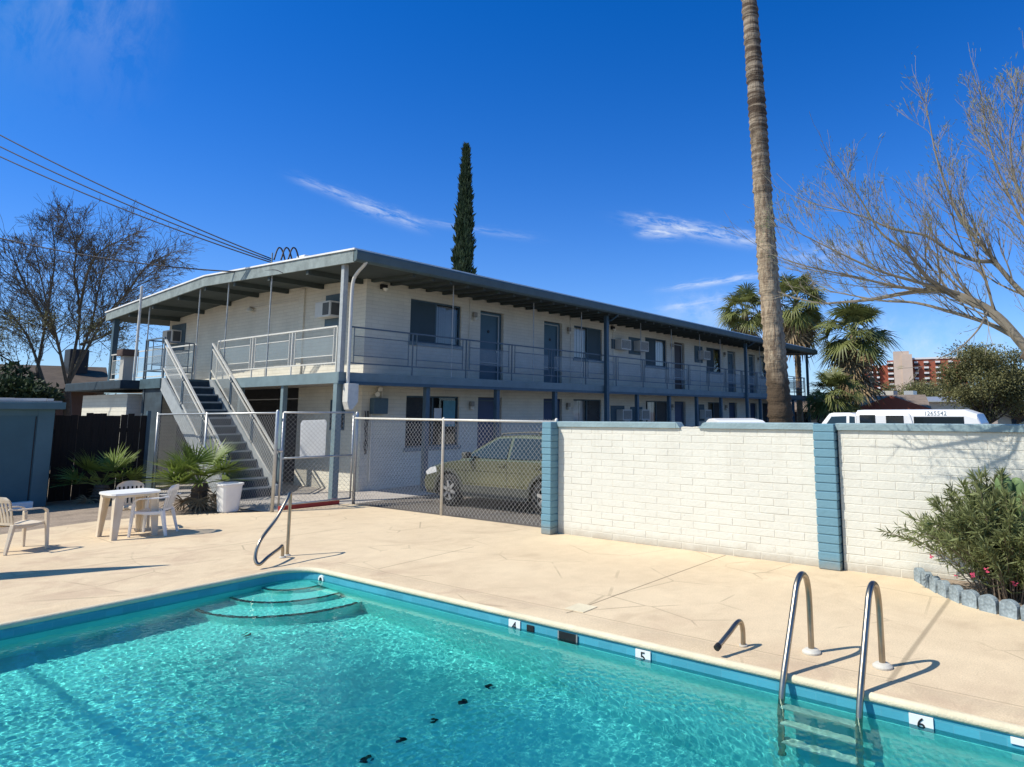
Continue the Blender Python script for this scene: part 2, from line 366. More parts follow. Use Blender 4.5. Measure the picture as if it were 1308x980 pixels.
M('plastic_white', (.78, .77, .73), .45, .06, 4)
M('black', (.012, .012, .013), .5)
M('cable', (.015, .013, .02), .6)
M('wood_dark', (.016, .012, .010), .9, .3, 4, .3, 20, stretch=(8, 8, .6))
M('shed_blue', (.055, .125, .145), .65, .1, 1.2, .12, 15)
M('shed_trim', (.075, .15, .17), .6, .1, 2)
M('red_paint', (.38, .05, .04), .7, .2, 6)
M('bark', (.16, .12, .085), .9, .3, 8, .5, 25)
M('bark_dark', (.085, .07, .055), .95, .3, 8, .5, 25)
M('twig', (.215, .185, .14), .85, .2, 8)
M('twig_dark', (.10, .086, .062), .9, .2, 8)
M('leaf_pale', (.20, .22, .10), .6, .25, 2, trans=.3)
M('leaf_olive', (.165, .16, .062), .65, .4, 1.3, trans=.25)
M('leaf_dark', (.030, .055, .022), .65, .4, 1.5, trans=.15)
M('leaf_bush', (.19, .215, .085), .5, .4, 4, trans=.3)
M('leaf_palm', (.15, .165, .05), .5, .4, 1.2, trans=.25)
M('leaf_fan', (.17, .23, .05), .5, .4, 3, trans=.25)
M('dead_frond', (.24, .17, .095), .9, .35, 2)
M('palm_trunk', (.33, .25, .165), .9, .2, 3, .7, 14, col2=(.22, .155, .10), stretch=(1, 1, 5))
M('cactus', (.13, .20, .075), .6, .25, 6)
M('flower', (.65, .08, .16), .6)
M('edging', (.17, .21, .23), .85, .3, 9, .6, 25, col2=(.33, .39, .41), speck=35)
M('car_green', (.165, .175, .11), .18, .05, 1, metal=.6, spec=.7)
M('car_clad', (.05, .052, .042), .6)
M('car_white', (.78, .78, .77), .3, .03, 1, spec=.6)
M('car_glass', (.015, .022, .026), .05, 0, 1, spec=.8)
M('tyre', (.018, .018, .018), .8, .2, 10)
M('rim', (.55, .55, .54), .3, .1, 10, metal=.7)
M('headlight', (.6, .6, .58), .1)
M('tail_red', (.35, .02, .02), .2)
M('roof_brown', (.20, .155, .12), .95, .25, 2.5, .4, 20)
M('roof_dark', (.085, .065, .05), .95, .25, 2.5, .4, 20)
M('brick_red', (.30, .085, .05), .9, .12, 1)
M('tower_beige', (.50, .40, .33), .9, .08, .2)
M('tower_white', (.62, .62, .62), .7, .05)
M('house_wall', (.10, .065, .05), .9, .15, 2)
M('house_cream', (.45, .42, .36), .9, .1, 2)
M('paper', (.6, .62, .62), .7)
M('paper_blue', (.12, .30, .36), .7)

# ------------------------------------------------------------------ mesh helpers
ROOT = {}


class MB:
    def __init__(s): s.v = []; s.f = []

    def quad(s, *p):
        b = len(s.v); s.v += [tuple(x) for x in p]; s.f.append(tuple(range(b, b+len(p)))); return s

    def bx(s, x0, x1, y0, y1, z0, z1):
        b = len(s.v)
        s.v += [(x0, y0, z0), (x1, y0, z0), (x1, y1, z0), (x0, y1, z0), (x0, y0, z1), (x1, y0, z1), (x1, y1, z1), (x0, y1, z1)]
        s.f += [tuple(b+i for i in q) for q in ((3, 2, 1, 0), (4, 5, 6, 7), (0, 1, 5, 4), (1, 2, 6, 5), (2, 3, 7, 6), (3, 0, 4, 7))]; return s

    def obox(s, c, size, mat):
        b = len(s.v); c = Vector(c); hx, hy, hz = [k/2 for k in size]
        for p in ((-hx, -hy, -hz), (hx, -hy, -hz), (hx, hy, -hz), (-hx, hy, -hz), (-hx, -hy, hz), (hx, -hy, hz), (hx, hy, hz), (-hx, hy, hz)):
            s.v.append(tuple(c + mat @ Vector(p)))
        s.f += [tuple(b+i for i in q) for q in ((3, 2, 1, 0), (4, 5, 6, 7), (0, 1, 5, 4), (1, 2, 6, 5), (2, 3, 7, 6), (3, 0, 4, 7))]; return s

    def bar(s, p, q, w, h, w2=None, h2=None, up=(0, 0, 1)):
        p = Vector(p); q = Vector(q); d = (q-p).normalized(); up = Vector(up)
        if abs(d.dot(up)) > .98: up = Vector((1, 0, 0))
        a = d.cross(up).normalized(); c = a.cross(d); b = len(s.v)
        for (o, ww, hh) in ((p, w, h), (q, w2 or w, h2 or h)):
            for (i, j) in ((-1, -1), (1, -1), (1, 1), (-1, 1)): s.v.append(tuple(o + a*(i*ww/2) + c*(j*hh/2)))
        s.f += [tuple(b+i for i in k) for k in ((0, 1, 2, 3), (7, 6, 5, 4), (0, 4, 5, 1), (1, 5, 6, 2), (2, 6, 7, 3), (3, 7, 4, 0))]; return s

    def tube(s, pts, r, n=8, cap=True):
        pts = [Vector(p) for p in pts]; k = len(pts)
        rr = r if isinstance(r, (list, tuple)) else [r]*k
        b = len(s.v); a = None
        for i, p in enumerate(pts):
            d = (pts[min(i+1, k-1)]-pts[max(i-1, 0)])
            if d.length < 1e-9: d = Vector((0, 0, 1))
            d.normalize()
            if a is None:
                a = d.cross(Vector((0, 0, 1)) if abs(d.z) < .9 else Vector((1, 0, 0))).normalized()
            else:
                a = (a-d*a.dot(d)); a = a.normalized() if a.length > 1e-6 else d.orthogonal().normalized()
            c = d.cross(a)
            for j in range(n):
                t = 2*math.pi*j/n; s.v.append(tuple(p + a*(math.cos(t)*rr[i]) + c*(math.sin(t)*rr[i])))
        for i in range(k-1):
            for j in range(n):
                s.f.append((b+i*n+j, b+i*n+(j+1) % n, b+(i+1)*n+(j+1) % n, b+(i+1)*n+j))
        if cap:
            s.f.append(tuple(b+j for j in reversed(range(n)))); s.f.append(tuple(b+(k-1)*n+j for j in range(n)))
        return s

    def lathe(s, prof, c=(0, 0, 0), n=24, sq=0.0):
        b = len(s.v); k = len(prof)
        for (r, z) in prof:
            for j in range(n):
                t = 2*math.pi*j/n; ct, st = math.cos(t), math.sin(t)
                m = 1.0
                if sq: m = 1/((abs(ct)**sq+abs(st)**sq)**(1/sq))
                s.v.append((c[0]+r*ct*m, c[1]+r*st*m, c[2]+z))
        for i in range(k-1):
            for j in range(n): s.f.append((b+i*n+j, b+i*n+(j+1) % n, b+(i+1)*n+(j+1) % n, b+(i+1)*n+j))
        s.f.append(tuple(b+j for j in reversed(range(n)))); s.f.append(tuple(b+(k-1)*n+j for j in range(n)))
        return s

    def prism(s, poly, axis, a, b_):
        """polygon extruded along an axis: x -> poly in (y, z), y -> poly in (x, z), z -> poly in (x, y)"""
        def P(u, v, t): return {'x': (t, u, v), 'y': (u, t, v), 'z': (u, v, t)}[axis]
        b = len(s.v); n = len(poly)
        s.v += [P(u, v, a) for u, v in poly] + [P(u, v, b_) for u, v in poly]
        tri = tessellate_polygon([[Vector((u, v, 0)) for u, v in poly]])
        for t in tri:
            s.f.append(tuple(b+i for i in t)); s.f.append(tuple(b+n+i for i in reversed(t)))
        for i in range(n): s.f.append((b+i, b+(i+1) % n, b+n+(i+1) % n, b+n+i))
        return s

    def build(s, name, mat, parent=None, world=True, smooth=False, bevel=0, fixn=True):
        me = bpy.data.meshes.new(name)
        o_ = ROOT.get(parent.name, (0, 0, 0)) if (parent is not None and world) else (0, 0, 0)
        me.from_pydata([(x-o_[0], y-o_[1], z-o_[2]) for x, y, z in s.v], [], s.f)
        me.materials.append(MATS[mat] if isinstance(mat, str) else mat)
        if fixn:
            import bmesh
            bm = bmesh.new(); bm.from_mesh(me); bmesh.ops.recalc_face_normals(bm, faces=bm.faces); bm.to_mesh(me); bm.free()
        if smooth: me.polygons.foreach_set('use_smooth', [True]*len(me.polygons))
        o = bpy.data.objects.new(name, me); COL.objects.link(o)
        if parent is not None:
            o.parent = parent; ROOT[o.name] = ROOT.get(parent.name, (0, 0, 0)) if world else (0, 0, 0)
        if bevel:
            m = o.modifiers.new('bevel', 'BEVEL'); m.width = bevel; m.segments = 2; m.limit_method = 'ANGLE'; m.angle_limit = math.radians(40)
        return o


def np_mesh(name, V, Q, mat, parent=None, smooth=False, world=True):
    """V (N,3) array, Q (M,k) face array"""
    me = bpy.data.meshes.new(name); V = np.asarray(V, dtype=np.float32); Q = np.asarray(Q, dtype=np.int32)
    if parent is not None and world: V = V - np.array(ROOT.get(parent.name, (0, 0, 0)), dtype=np.float32)
    k = Q.shape[1]
    me.vertices.add(len(V)); me.vertices.foreach_set('co', V.ravel())
    me.loops.add(Q.size); me.loops.foreach_set('vertex_index', Q.ravel())
    me.polygons.add(len(Q)); me.polygons.foreach_set('loop_start', np.arange(0, Q.size, k, dtype=np.int32))
    me.polygons.foreach_set('use_smooth', [smooth]*len(Q)); me.update(calc_edges=True); me.validate()
    me.materials.append(MATS[mat] if isinstance(mat, str) else mat)
    o = bpy.data.objects.new(name, me); COL.objects.link(o)
    if parent is not None: o.parent = parent; ROOT[o.name] = ROOT.get(parent.name, (0, 0, 0))
    return o


def tag(o, label, cat, group=None):
    o['label'] = label; o['category'] = cat
    if group: o['group'] = group
    return o


def thing(name, label, cat, loc=(0, 0, 0), rz=0.0, group=None):
    o = bpy.data.objects.new(name, None); COL.objects.link(o); o.location = loc; o.rotation_euler = (0, 0, rz)
    ROOT[o.name] = tuple(loc); tag(o, label, cat, group); return o


def struct(o): o['kind'] = 'structure'; return o


def copy_tree(o, parent=None):
    c = o.copy(); COL.objects.link(c)
    if parent is not None: c.parent = parent
    for ch in [x for x in list(o.children)]: copy_tree(ch, c)
    return c


def text_mesh(name, body, size, mat, parent, loc, rot, extrude=.002, local=False):
    cu = bpy.data.curves.new(name, 'FONT'); cu.body = body; cu.size = size; cu.extrude = extrude; cu.align_x = 'CENTER'; cu.align_y = 'CENTER'
    tmp = bpy.data.objects.new('tmp', cu); me = bpy.data.meshes.new_from_object(tmp); bpy.data.objects.remove(tmp)
    me.materials.clear(); me.materials.append(MATS[mat]); o = bpy.data.objects.new(name, me); COL.objects.link(o)
    o.parent = parent; r = (0, 0, 0) if local else ROOT.get(parent.name, (0, 0, 0))
    o.location = (loc[0]-r[0], loc[1]-r[1], loc[2]-r[2]); o.rotation_euler = rot
    return o


def lerp(a, b, t): return a+(b-a)*t
def V3(*a): return Vector(a)


def smooth_path(pts, n=8):
    """Catmull-Rom through the points"""
    P = [Vector(p) for p in pts]; P = [P[0]*2-P[1]] + P + [P[-1]*2-P[-2]]; out = []
    for i in range(1, len(P)-2):
        for k in range(n):
            t = k/n; a, b, c, d = P[i-1], P[i], P[i+1], P[i+2]
            out.append(.5*((2*b)+(c-a)*t+(2*a-5*b+4*c-d)*t*t+(3*b-a-3*c+d)*t**3))
    out.append(P[-2]); return out

# ------------------------------------------------------------------ ground, deck, pool (the setting)
PXN, PXX, PYN, PYX = -1.6, 5.17, -2.2, 8.45     # pool outline at the coping lip


def rounded(x0, x1, y0, y1, r, n=9):
    pts = []
    for (cx, cy, a0) in ((x1-r, y1-r, 0), (x0+r, y1-r, 90), (x0+r, y0+r, 180), (x1-r, y0+r, 270)):
        for k in range(n+1):
            a = math.radians(a0+90*k/n); pts.append((cx+r*math.cos(a), cy+r*math.sin(a)))
    return pts


def floor_z(y):
    return -float(np.interp(y, [.5, 3.4, 4.9, 8.45], [1.85, 1.5, 1.25, .82]))


def ring_sheet(name, outer, hole, z, mat, thick=0):
    tri = tessellate_polygon([[Vector((x, y, 0)) for x, y in outer], [Vector((x, y, 0)) for x, y in reversed(hole)]])
    pts = list(outer)+list(reversed(hole)); b = MB(); b.v = [(x, y, z) for x, y in pts]; b.f = [tuple(t) for t in tri]
    if thick:
        n0 = len(outer); base = len(b.v); b.v += [(x, y, z-thick) for x, y in outer]
        for i in range(n0): b.f.append((i, (i+1) % n0, base+(i+1) % n0, base+i))
    o = b.build(name, mat, fixn=False)
    me = o.data
    for p in me.polygons:
        if abs(p.normal.z) > .5 and p.normal.z < 0: p.flip()
    return struct(o)


lip = rounded(PXN, PXX, PYN, PYX, .42)
back = rounded(PXN-.34, PXX+.34, PYN-.34, PYX+.34, .76)
mid_ = rounded(PXN-.30, PXX+.30, PYN-.30, PYX+.30, .72)
DECK = [(-9, -9), (8.98, -9), (8.98, 7.35), (9.12, 7.35), (9.12, 13.28), (7.5, 13.5), (6.9, 14.1), (5.9, 14.75), (5.14, 14.99), (4.3, 14.85), (3.61, 14.65), (1.5, 14.4), (-9, 14.2)]
hole0 = rounded(PXN-.2, PXX+.2, PYN-.2, PYX+.2, .62)
ring_sheet('ground', [(-2500, -2500), (3000, -2500), (3000, 3000), (-2500, 3000)], hole0, -.05, 'desert')
ring_sheet('pool_deck', DECK, back, 0.0, 'deck', .08)
# coping: flat band with a rounded nose
cb = MB()
prof = [(-.34, -.0), (-.33, .003), (-.06, .003), (-.045, .001), (-.035, .006), (-.018, .006), (-.002, -.002), (.006, -.016), (.008, -.032), (.0, -.048), (-.03, -.055), (-.20, -.055)]


def offset_ring(d):
    return rounded(PXN+d, PXX-d, PYN+d, PYX-d, max(.05, .42-d))


rings = [[(x, y, z) for x, y in offset_ring(d)] for d, z in prof]
nr = len(rings[0])
for r_ in rings: cb.v += r_
nb = MB(); nb.v = list(cb.v)
for i in range(len(prof)-1):
    for j in range(nr): (cb if i < 3 else nb).f.append((i*nr+j, i*nr+(j+1) % nr, (i+1)*nr+(j+1) % nr, (i+1)*nr+j))
struct(nb.build('pool_coping_nose', 'coping', smooth=True))
struct(cb.build('pool_coping', 'deck', smooth=True))
# basin walls, tile band and sloping floor
tb = MB(); tl = offset_ring(-.012)
for j in range(nr):
    a, b = tl[j], tl[(j+1) % nr]; tb.quad((*a, -.04), (*b, -.04), (*b, -.205), (*a, -.205))
tile = struct(tb.build('pool_tile_band', 'pool_tile'))
wb = MB()
NS = 24
inn = offset_ring(0.0)
for j in range(nr):
    a, b = inn[j], inn[(j+1) % nr]
    if math.dist(a, b) > .5:
        for k in range(NS):
            p = (lerp(a[0], b[0], k/NS), lerp(a[1], b[1], k/NS)); q = (lerp(a[0], b[0], (k+1)/NS), lerp(a[1], b[1], (k+1)/NS))
            wb.quad((*p, -.203), (*q, -.203), (*q, floor_z(q[1])-.02), (*p, floor_z(p[1])-.02))
    else: wb.quad((*a, -.203), (*b, -.203), (*b, floor_z(b[1])-.02), (*a, floor_z(a[1])-.02))
ys = np.linspace(PYN, PYX, 60)
for i in range(59):
    wb.quad((PXN, ys[i], floor_z(ys[i])), (PXX, ys[i], floor_z(ys[i])), (PXX, ys[i+1], floor_z(ys[i+1])), (PXN, ys[i+1], floor_z(ys[i+1])))
for j in range(nr):   # ledge under the tile band
    a, b = inn[j], inn[(j+1) % nr]; c, d = tl[j], tl[(j+1) % nr]
    wb.quad((*a, -.203), (*b, -.203), (*d, -.204), (*c, -.204))
basin = struct(wb.build('pool_basin', 'plaster', fixn=False))
# corner entry steps (rounded treads built into the basin)
SC = (5.03, 8.33)
st = MB(); nose = MB(); prev = None
for (r, z) in ((1.16, -.60), (.78, -.42), (.42, -.25)):
    pts = []
    for k in range(33):
        a = math.radians(172 + 106*k/32); pts.append((SC[0]+r*math.cos(a), SC[1]+r*math.sin(a)))
    poly = [(min(x, PXX-.001), min(y, PYX-.001)) for x, y in pts] + [(PXX-.001, PYX-.001)]
    st.prism(poly, 'z', -1.0, z)
    for k in range(32):
        a, b = pts[k], pts[k+1]
        def inn_(p, rr): return (SC[0]+(p[0]-SC[0])*rr/r, SC[1]+(p[1]-SC[1])*rr/r)
        a2, b2 = inn_(a, r-.035), inn_(b, r-.035); ao, bo = inn_(a, r+.003), inn_(b, r+.003)
        if max(a[0], b[0]) > PXX-.01 or max(a[1], b[1]) > PYX-.01: continue
        nose.quad((*ao, z+.004), (*bo, z+.004), (*b2, z+.004), (*a2, z+.004)); nose.quad((*ao, z+.004), (*bo, z+.004), (*bo, z-.03), (*ao, z-.03))
steps = struct(st.build('pool_steps', 'plaster')); nose_o = struct(nose.build('pool_step_edge', 'step_tile'))

# water: real ripples
WZ = -.128
rs = np.random.RandomState(3)
dx = .009
x0w, x1w, y0w, y1w = PXN-.011, PXX+.011, PYN-.011, PYX+.011
xs = np.linspace(x0w, x1w, int((x1w-x0w)/dx)); ysw = np.linspace(y0w, y1w, int((y1w-y0w)/dx))
GX, GY = np.meshgrid(xs, ysw); Z = np.zeros_like(GX)
for k in range(90):
    lam = math.exp(rs.uniform(math.log(.036), math.log(.105))); a = rs.uniform(0, 2*math.pi); A = .00095*lam*rs.uniform(.5, 1.2)
    Z += A*np.sin(2*math.pi/lam*(GX*math.cos(a)+GY*math.sin(a))+rs.uniform(0, 6.3))
for k in range(10):
    lam = rs.uniform(.4, 1.4); a = rs.uniform(0, 2*math.pi); Z += .0004*lam*np.sin(2*math.pi/lam*(GX*math.cos(a)+GY*math.sin(a))+rs.uniform(0, 6.3))
amp = (.8+.3*np.sin(GX*1.1+1)*np.sin(GY*.8+.4))*(.28+.72*np.clip((PXX-GX)/1.5, 0, 1)**.8)*(.6+.4*np.clip((PYX-GY)/1.2, 0, 1))
Z *= amp
VW = np.stack([GX, GY, Z+WZ], -1).reshape(-1, 3); I = np.arange(GX.size).reshape(GX.shape)
QW = np.stack([I[:-1, :-1], I[:-1, 1:], I[1:, 1:], I[1:, :-1]], -1).reshape(-1, 4)
# keep the sheet inside the rounded corners
cxm, cym = GX.ravel()[QW].mean(1), GY.ravel()[QW].mean(1); rr = .43
dxc = np.maximum(np.maximum(PXN+rr-cxm, cxm-(PXX-rr)), 0); dyc = np.maximum(np.maximum(PYN+rr-cym, cym-(PYX-rr)), 0)
QW = QW[np.hypot(dxc, dyc) < rr+.008]
wm = bpy.data.materials.new('pool_water'); wm.use_nodes = True; t = wm.node_tree; t.nodes.clear()
G = t.nodes.new('ShaderNodeBsdfGlass'); G.inputs['IOR'].default_value = 1.33; G.inputs['Roughness'].default_value = 0; G.inputs['Color'].default_value = (.68, .985, .965, 1)
O = t.nodes.new('ShaderNodeOutputMaterial'); t.links.new(G.outputs[0], O.inputs[0])
water = struct(np_mesh('pool_water', VW, QW, wm, smooth=True))
water.cycles.is_caustics_caster = True
for o in (basin, steps, nose_o, tile): o.cycles.is_caustics_receiver = True

# driveway and dirt sheets beyond the deck
sh = MB(); sh.quad((9.13, -40, -.03), (90, -40, -.03), (90, 13.3, -.03), (9.13, 13.3, -.03)); struct(sh.build('driveway', 'asphalt'))
sh = MB(); sh.quad((7.52, 13.305, -.026), (41.5, 13.305, -.026), (41.5, 28.5, -.026), (7.52, 28.5, -.026)); struct(sh.build('walkway', 'concrete'))
sh = MB(); sh.quad((-20, 14.0, -.034), (7.51, 14.0, -.034), (7.51, 45, -.034), (-20, 45, -.034)); struct(sh.build('dirt_yard', 'dirt'))
kb = MB(); kb.bx(7.75, 9.08, 13.52, 13.66, -.03, .09); struct(kb.build('red_kerb', 'red_paint', bevel=.015))

# ------------------------------------------------------------------ apartment building
BX0, BX1, BY0, BY1 = 10.75, 39.3, 15.25, 26.8      # walls
GX0, GX1, GY0, GY1 = 9.2, 41.0, 13.95, 27.55       # walkway edges
bld = thing('apartment_building', 'long two storey cream block apartment building with blue gray railed walkways', 'building', (25, 21, 0))


def wall_y(mb, y, x0, x1, z0, z1, ops, depth=.16):
    """wall face at y (facing -y) with recessed openings; ops = (xa, xb, za, zb)"""
    ops = sorted(ops); x = x0
    for (xa, xb, za, zb) in ops:
        mb.quad((x, y, z0), (xa, y, z0), (xa, y, z1), (x, y, z1))
        if za > z0: mb.quad((xa, y, z0), (xb, y, z0), (xb, y, za), (xa, y, za))
        mb.quad((xa, y, zb), (xb, y, zb), (xb, y, z1), (xa, y, z1))
        d = y+depth
        mb.quad((xa, y, za), (xa, d, za), (xa, d, zb), (xa, y, zb)); mb.quad((xb, d, za), (xb, y, za), (xb, y, zb), (xb, d, zb))
        mb.quad((xa, y, zb), (xa, d, zb), (xb, d, zb), (xb, y, zb)); mb.quad((xa, d, za), (xa, y, za), (xb, y, za), (xb, d, za))
        x = xb
    mb.quad((x, y, z0), (x1, y, z0), (x1, y, z1), (x, y, z1))


UP_D = [(14.89, 15.93, 'door_blue'), (17.95, 18.95, 'door_blue'), (27.1, 28.06, 'door_dark'), (32.73, 33.7, 'door_blue'), (35.45, 36.34, 'door_blue')]
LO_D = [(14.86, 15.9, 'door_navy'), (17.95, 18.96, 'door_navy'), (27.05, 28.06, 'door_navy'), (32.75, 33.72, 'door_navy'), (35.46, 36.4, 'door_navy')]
UP_W = [(12.2, 14.1), (19.65, 21.42), (24.6, 26.4), (30.32, 31.96), (37.0, 38.77)]
LO_W = [(12.16, 14.1), (19.62, 21.36), (24.6, 26.44), (30.34, 31.82), (37.2, 38.77)]
FZ = 2.87
wl = MB()
wall_y(wl, BY0, BX0, BX1, FZ, 5.5, [(a, b, FZ, 5.12) for a, b, _ in UP_D]+[(a, b, 3.92, 5.13) for a, b in UP_W])
wall_y(wl, BY0, BX0, BX1, -.05, FZ, [(a, b, -.04, 2.42) for a, b, _ in LO_D]+[(a, b, 1.0, 2.42) for a, b in LO_W])
# gable wall, upper floor, following the roof line
ridge_y = 20.7
def roof_z(y): return float(np.interp(y, [13.5, ridge_y, 27.8], [5.42, 5.66, 5.22]))


wl.quad((BX0, BY0, FZ), (BX0, BY0, 5.5), (BX0, ridge_y, roof_z(ridge_y)+.03), (BX0, BY1, roof_z(BY1)+.03), (BX0, BY1, FZ))
wl.quad((BX0, BY0, -.05), (BX0, 18.2, -.05), (BX0, 18.2, FZ), (BX0, BY0, FZ))          # ground floor gable wall up to the breezeway
wl.quad((BX0, 18.2, -.05), (BX0+2.6, 18.2, -.05), (BX0+2.6, 18.2, FZ), (BX0, 18.2, FZ))
wl.quad((BX0+2.6, 18.2, -.05), (BX0+2.6, BY1, -.05), (BX0+2.6, BY1, FZ), (BX0+2.6, 18.2, FZ))
wl.quad((BX1, BY0, -.05), (BX1, BY1, -.05), (BX1, BY1, 5.4), (BX1, BY0, 5.5))
wl.quad((BX0, BY1, -.05), (BX1, BY1, -.05), (BX1, BY1, 5.3), (BX0, BY1, 5.3))
wl.build('wall', 'building_block', bld, fixn=False)
MB().bx(BX0+.35, BX1-.2, BY0+.6, BY1-.2, -.04, 5.0).build('interior', 'interior', bld)
# roof: low gable slab with fascia, white coating, eave rafters, gutter
RX0, RX1 = 9.15, 41.5
pr = [(13.5, 5.40), (ridge_y, 5.64), (27.85, 5.20), (27.85, 5.46), (ridge_y, 5.90), (13.5, 5.66)]
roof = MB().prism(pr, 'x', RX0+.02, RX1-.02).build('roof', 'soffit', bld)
MB().prism([(13.42, 5.665), (ridge_y, 5.905), (27.93, 5.465), (27.93, 5.505), (ridge_y, 5.945), (13.42, 5.705)], 'x', RX0-.06, RX1+.06).build('roof_coating', 'roof_white', roof)
fz = MB()
for x in (RX0-.03, RX1-.02):
    fz.prism([(13.47, 5.38), (ridge_y, 5.62), (27.88, 5.18), (27.88, 5.462), (ridge_y, 5.902), (13.47, 5.662)], 'x', x, x+.05)
fz.bx(RX0+.03, RX1-.03, 27.86, 27.9, 5.2, 5.46)
fz.build('fascia', 'fascia_gray', roof)
gt = MB(); gt.prism([(13.36, 5.44), (13.345, 5.60), (13.36, 5.655), (13.49, 5.655), (13.49, 5.40), (13.40, 5.40)], 'x', RX0-.03, RX1+.03); gt.build('gutter', 'gutter_paint', roof)
x = RX0+.5
while x < RX1-.2:
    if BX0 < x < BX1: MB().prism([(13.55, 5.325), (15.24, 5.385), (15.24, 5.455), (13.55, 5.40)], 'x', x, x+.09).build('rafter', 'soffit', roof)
    x += .61
for y in (15.4, 17.2, 19.0, 20.7, 22.4, 24.2, 26.0):
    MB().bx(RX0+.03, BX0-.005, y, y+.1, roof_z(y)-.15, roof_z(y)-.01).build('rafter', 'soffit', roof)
vv = at_x(388, 328, 10.3)
MB().bx(10.2, 10.5, vv.y-.2, vv.y+.2, 5.7, vv.z+.02).build('roof_vent', 'roof_white', roof, bevel=.02)
# walkway slab
sl = MB()
sl.bx(GX0, GX1, GY0, BY0-.01, 2.66, FZ-.01); sl.bx(GX0, BX0-.01, BY0-.01, GY1, 2.662, FZ-.01); sl.bx(BX1+.01, GX1, BY0-.01, GY1, 2.664, FZ-.01)
slab = sl.build('walkway_slab', 'concrete', bld)
fs = MB(); fs.bx(GX0-.03, GX1+.03, GY0-.03, GY0-.004, 2.63, FZ+.015); fs.bx(GX0-.034, GX0-.004, GY0-.004, 19.86, 2.63, FZ+.015); fs.bx(GX0-.034, GX0-.004, 21.1, GY1, 2.63, FZ+.015)
fs.bx(GX1+.004, GX1+.03, GY0-.004, GY1, 2.63, FZ+.015)
fs.build('slab_edge', 'trim', slab)
MB().bx(GX0-.04, GX1+.04, GY0-.045, GY0-.031, 2.60, 2.68).build('drip_edge', 'trim_dark', slab)
# posts
for (x, m) in ((9.25, 'trim'), (11.83, 'post_blue'), (14.42, 'post_blue'), (17.07, 'post_blue'), (21.99, 'post_blue'), (24.43, 'post_blue'), (26.83, 'post_blue'), (29.26, 'post_blue'), (33.93, 'post_blue'), (36.5, 'post_blue'), (38.8, 'post_blue')):
    w = .065 if x > 9.5 else .075
    MB().bx(x-w, x+w, GY0+.02, GY0+.02+2*w, -.04, 2.66).build('post', m, bld, bevel=.006)
for y in (16.3, 18.4): MB().bx(GX0+.02, GX0+.14, y, y+.12, -.04, 2.66).build('post', 'trim', bld, bevel=.006)
MB().bx(GX0+.0, GX0+.12, GY0-.01, GY0+.11, FZ, 5.42).build('corner_post', 'rail_gray', bld, bevel=.006)
for x in (19.7, 31.8, 40.92):
    MB().bx(x-.07, x+.07, GY0-.18, GY0-.05, -.04, 5.4).build('tall_post', 'post_blue', bld, bevel=.006)
    MB().tube(smooth_path([(x+.16, 13.40, 5.45), (x+.15, 13.50, 5.33), (x+.13, 13.72, 5.2), (x+.12, 13.84, 5.05), (x+.12, 13.84, 3.0), (x+.12, 13.84, .1)], 5), .035, 8).build('downspout', 'post_blue', bld, smooth=True)
MB().bx(GX0+.02, GX0+.18, GY1-.18, GY1-.02, FZ, 5.24).build('corner_post', 'trim_dark', bld)
# corner downspout with leader box
MB().tube(smooth_path([(9.42, 13.40, 5.47), (9.40, 13.46, 5.36), (9.37, 13.66, 5.2), (9.36, 13.80, 5.02), (9.36, 13.84, 4.6), (9.36, 13.84, 3.4), (9.36, 13.84, 2.45)], 6), .04, 10).build('downspout', 'galv_cream', bld, smooth=True)
MB().prism([(9.33, 2.02), (9.42, 2.02), (9.56, 2.2), (9.56, 2.62), (9.28, 2.62), (9.28, 2.2)], 'y', 13.70, 13.9).build('leader_box', 'galv_cream', bld, bevel=.01)
# hanger rods
for x in (12.63, 15.97, 18.45, 22.26, 24.65, 27.19, 29.27, 34.0, 36.6): MB().tube([(x, GY0+.05, FZ), (x, GY0+.05, 5.42)], .016, 6).build('hanger_rod', 'rail_gray', bld)
for y in (17.18, 19.45, 21.15, 24.58): MB().tube([(GX0+.03, y, FZ), (GX0+.03, y, roof_z(y)+.02)], .018, 6).build('hanger_rod', 'rail_gray', bld)


def railing(name, p, q, parent, zf=FZ, h=1.09, rail='rail_gray', panel='mesh_panel', npan=None, skip=(), double=True):
    p = Vector((p[0], p[1], 0)); q = Vector((q[0], q[1], 0)); d = q-p; Lh = math.hypot(d.x, d.y); n = npan or max(1, round(Lh/1.95))
    fr = MB(); rp = MB(); rp.bar((p.x, p.y, zf+h), (q.x, q.y, zf+h), .04, .035)
    u = d/Lh
    pn = MB()
    for i in range(n):
        a = p+d*(i/n); b = p+d*((i+1)/n); a2 = a+u*.13; b2 = b-u*.13
        for s in (a2, b2): fr.bar((s.x, s.y, zf+.24), (s.x, s.y, zf+h-.02), .018, .018)
        for z in (zf+.42, zf+h-.21): fr.bar((a2.x, a2.y, z), (b2.x, b2.y, z), .018, .018)
        pn.quad((a2.x, a2.y, zf+.42), (b2.x, b2.y, zf+.42), (b2.x, b2.y, zf+h-.21), (a2.x, a2.y, zf+h-.21))
    fr.bar((p.x, p.y, zf+.24), (q.x, q.y, zf+.24), .03, .03)
    for i in range(n+1):
        a = p+d*(i/n); rp.bar((a.x, a.y, zf), (a.x, a.y, zf+h), .028, .028)
    o = rp.build(name, rail, parent); fr.build('rail_frame', rail, o); pn.build('mesh_panel', panel, o); return o


railing('railing', (9.45, 13.99), (40.85, 13.99), bld, rail='rail_navy', npan=17)
railing('railing', (9.24, 14.15), (9.24, 19.84), bld, npan=3, rail='galv_cream')
railing('railing', (9.24, 21.12), (9.24, 27.4), bld, npan=3, rail='galv_cream')
railing('railing', (40.96, 14.1), (40.96, 27.4), bld, rail='rail_navy')


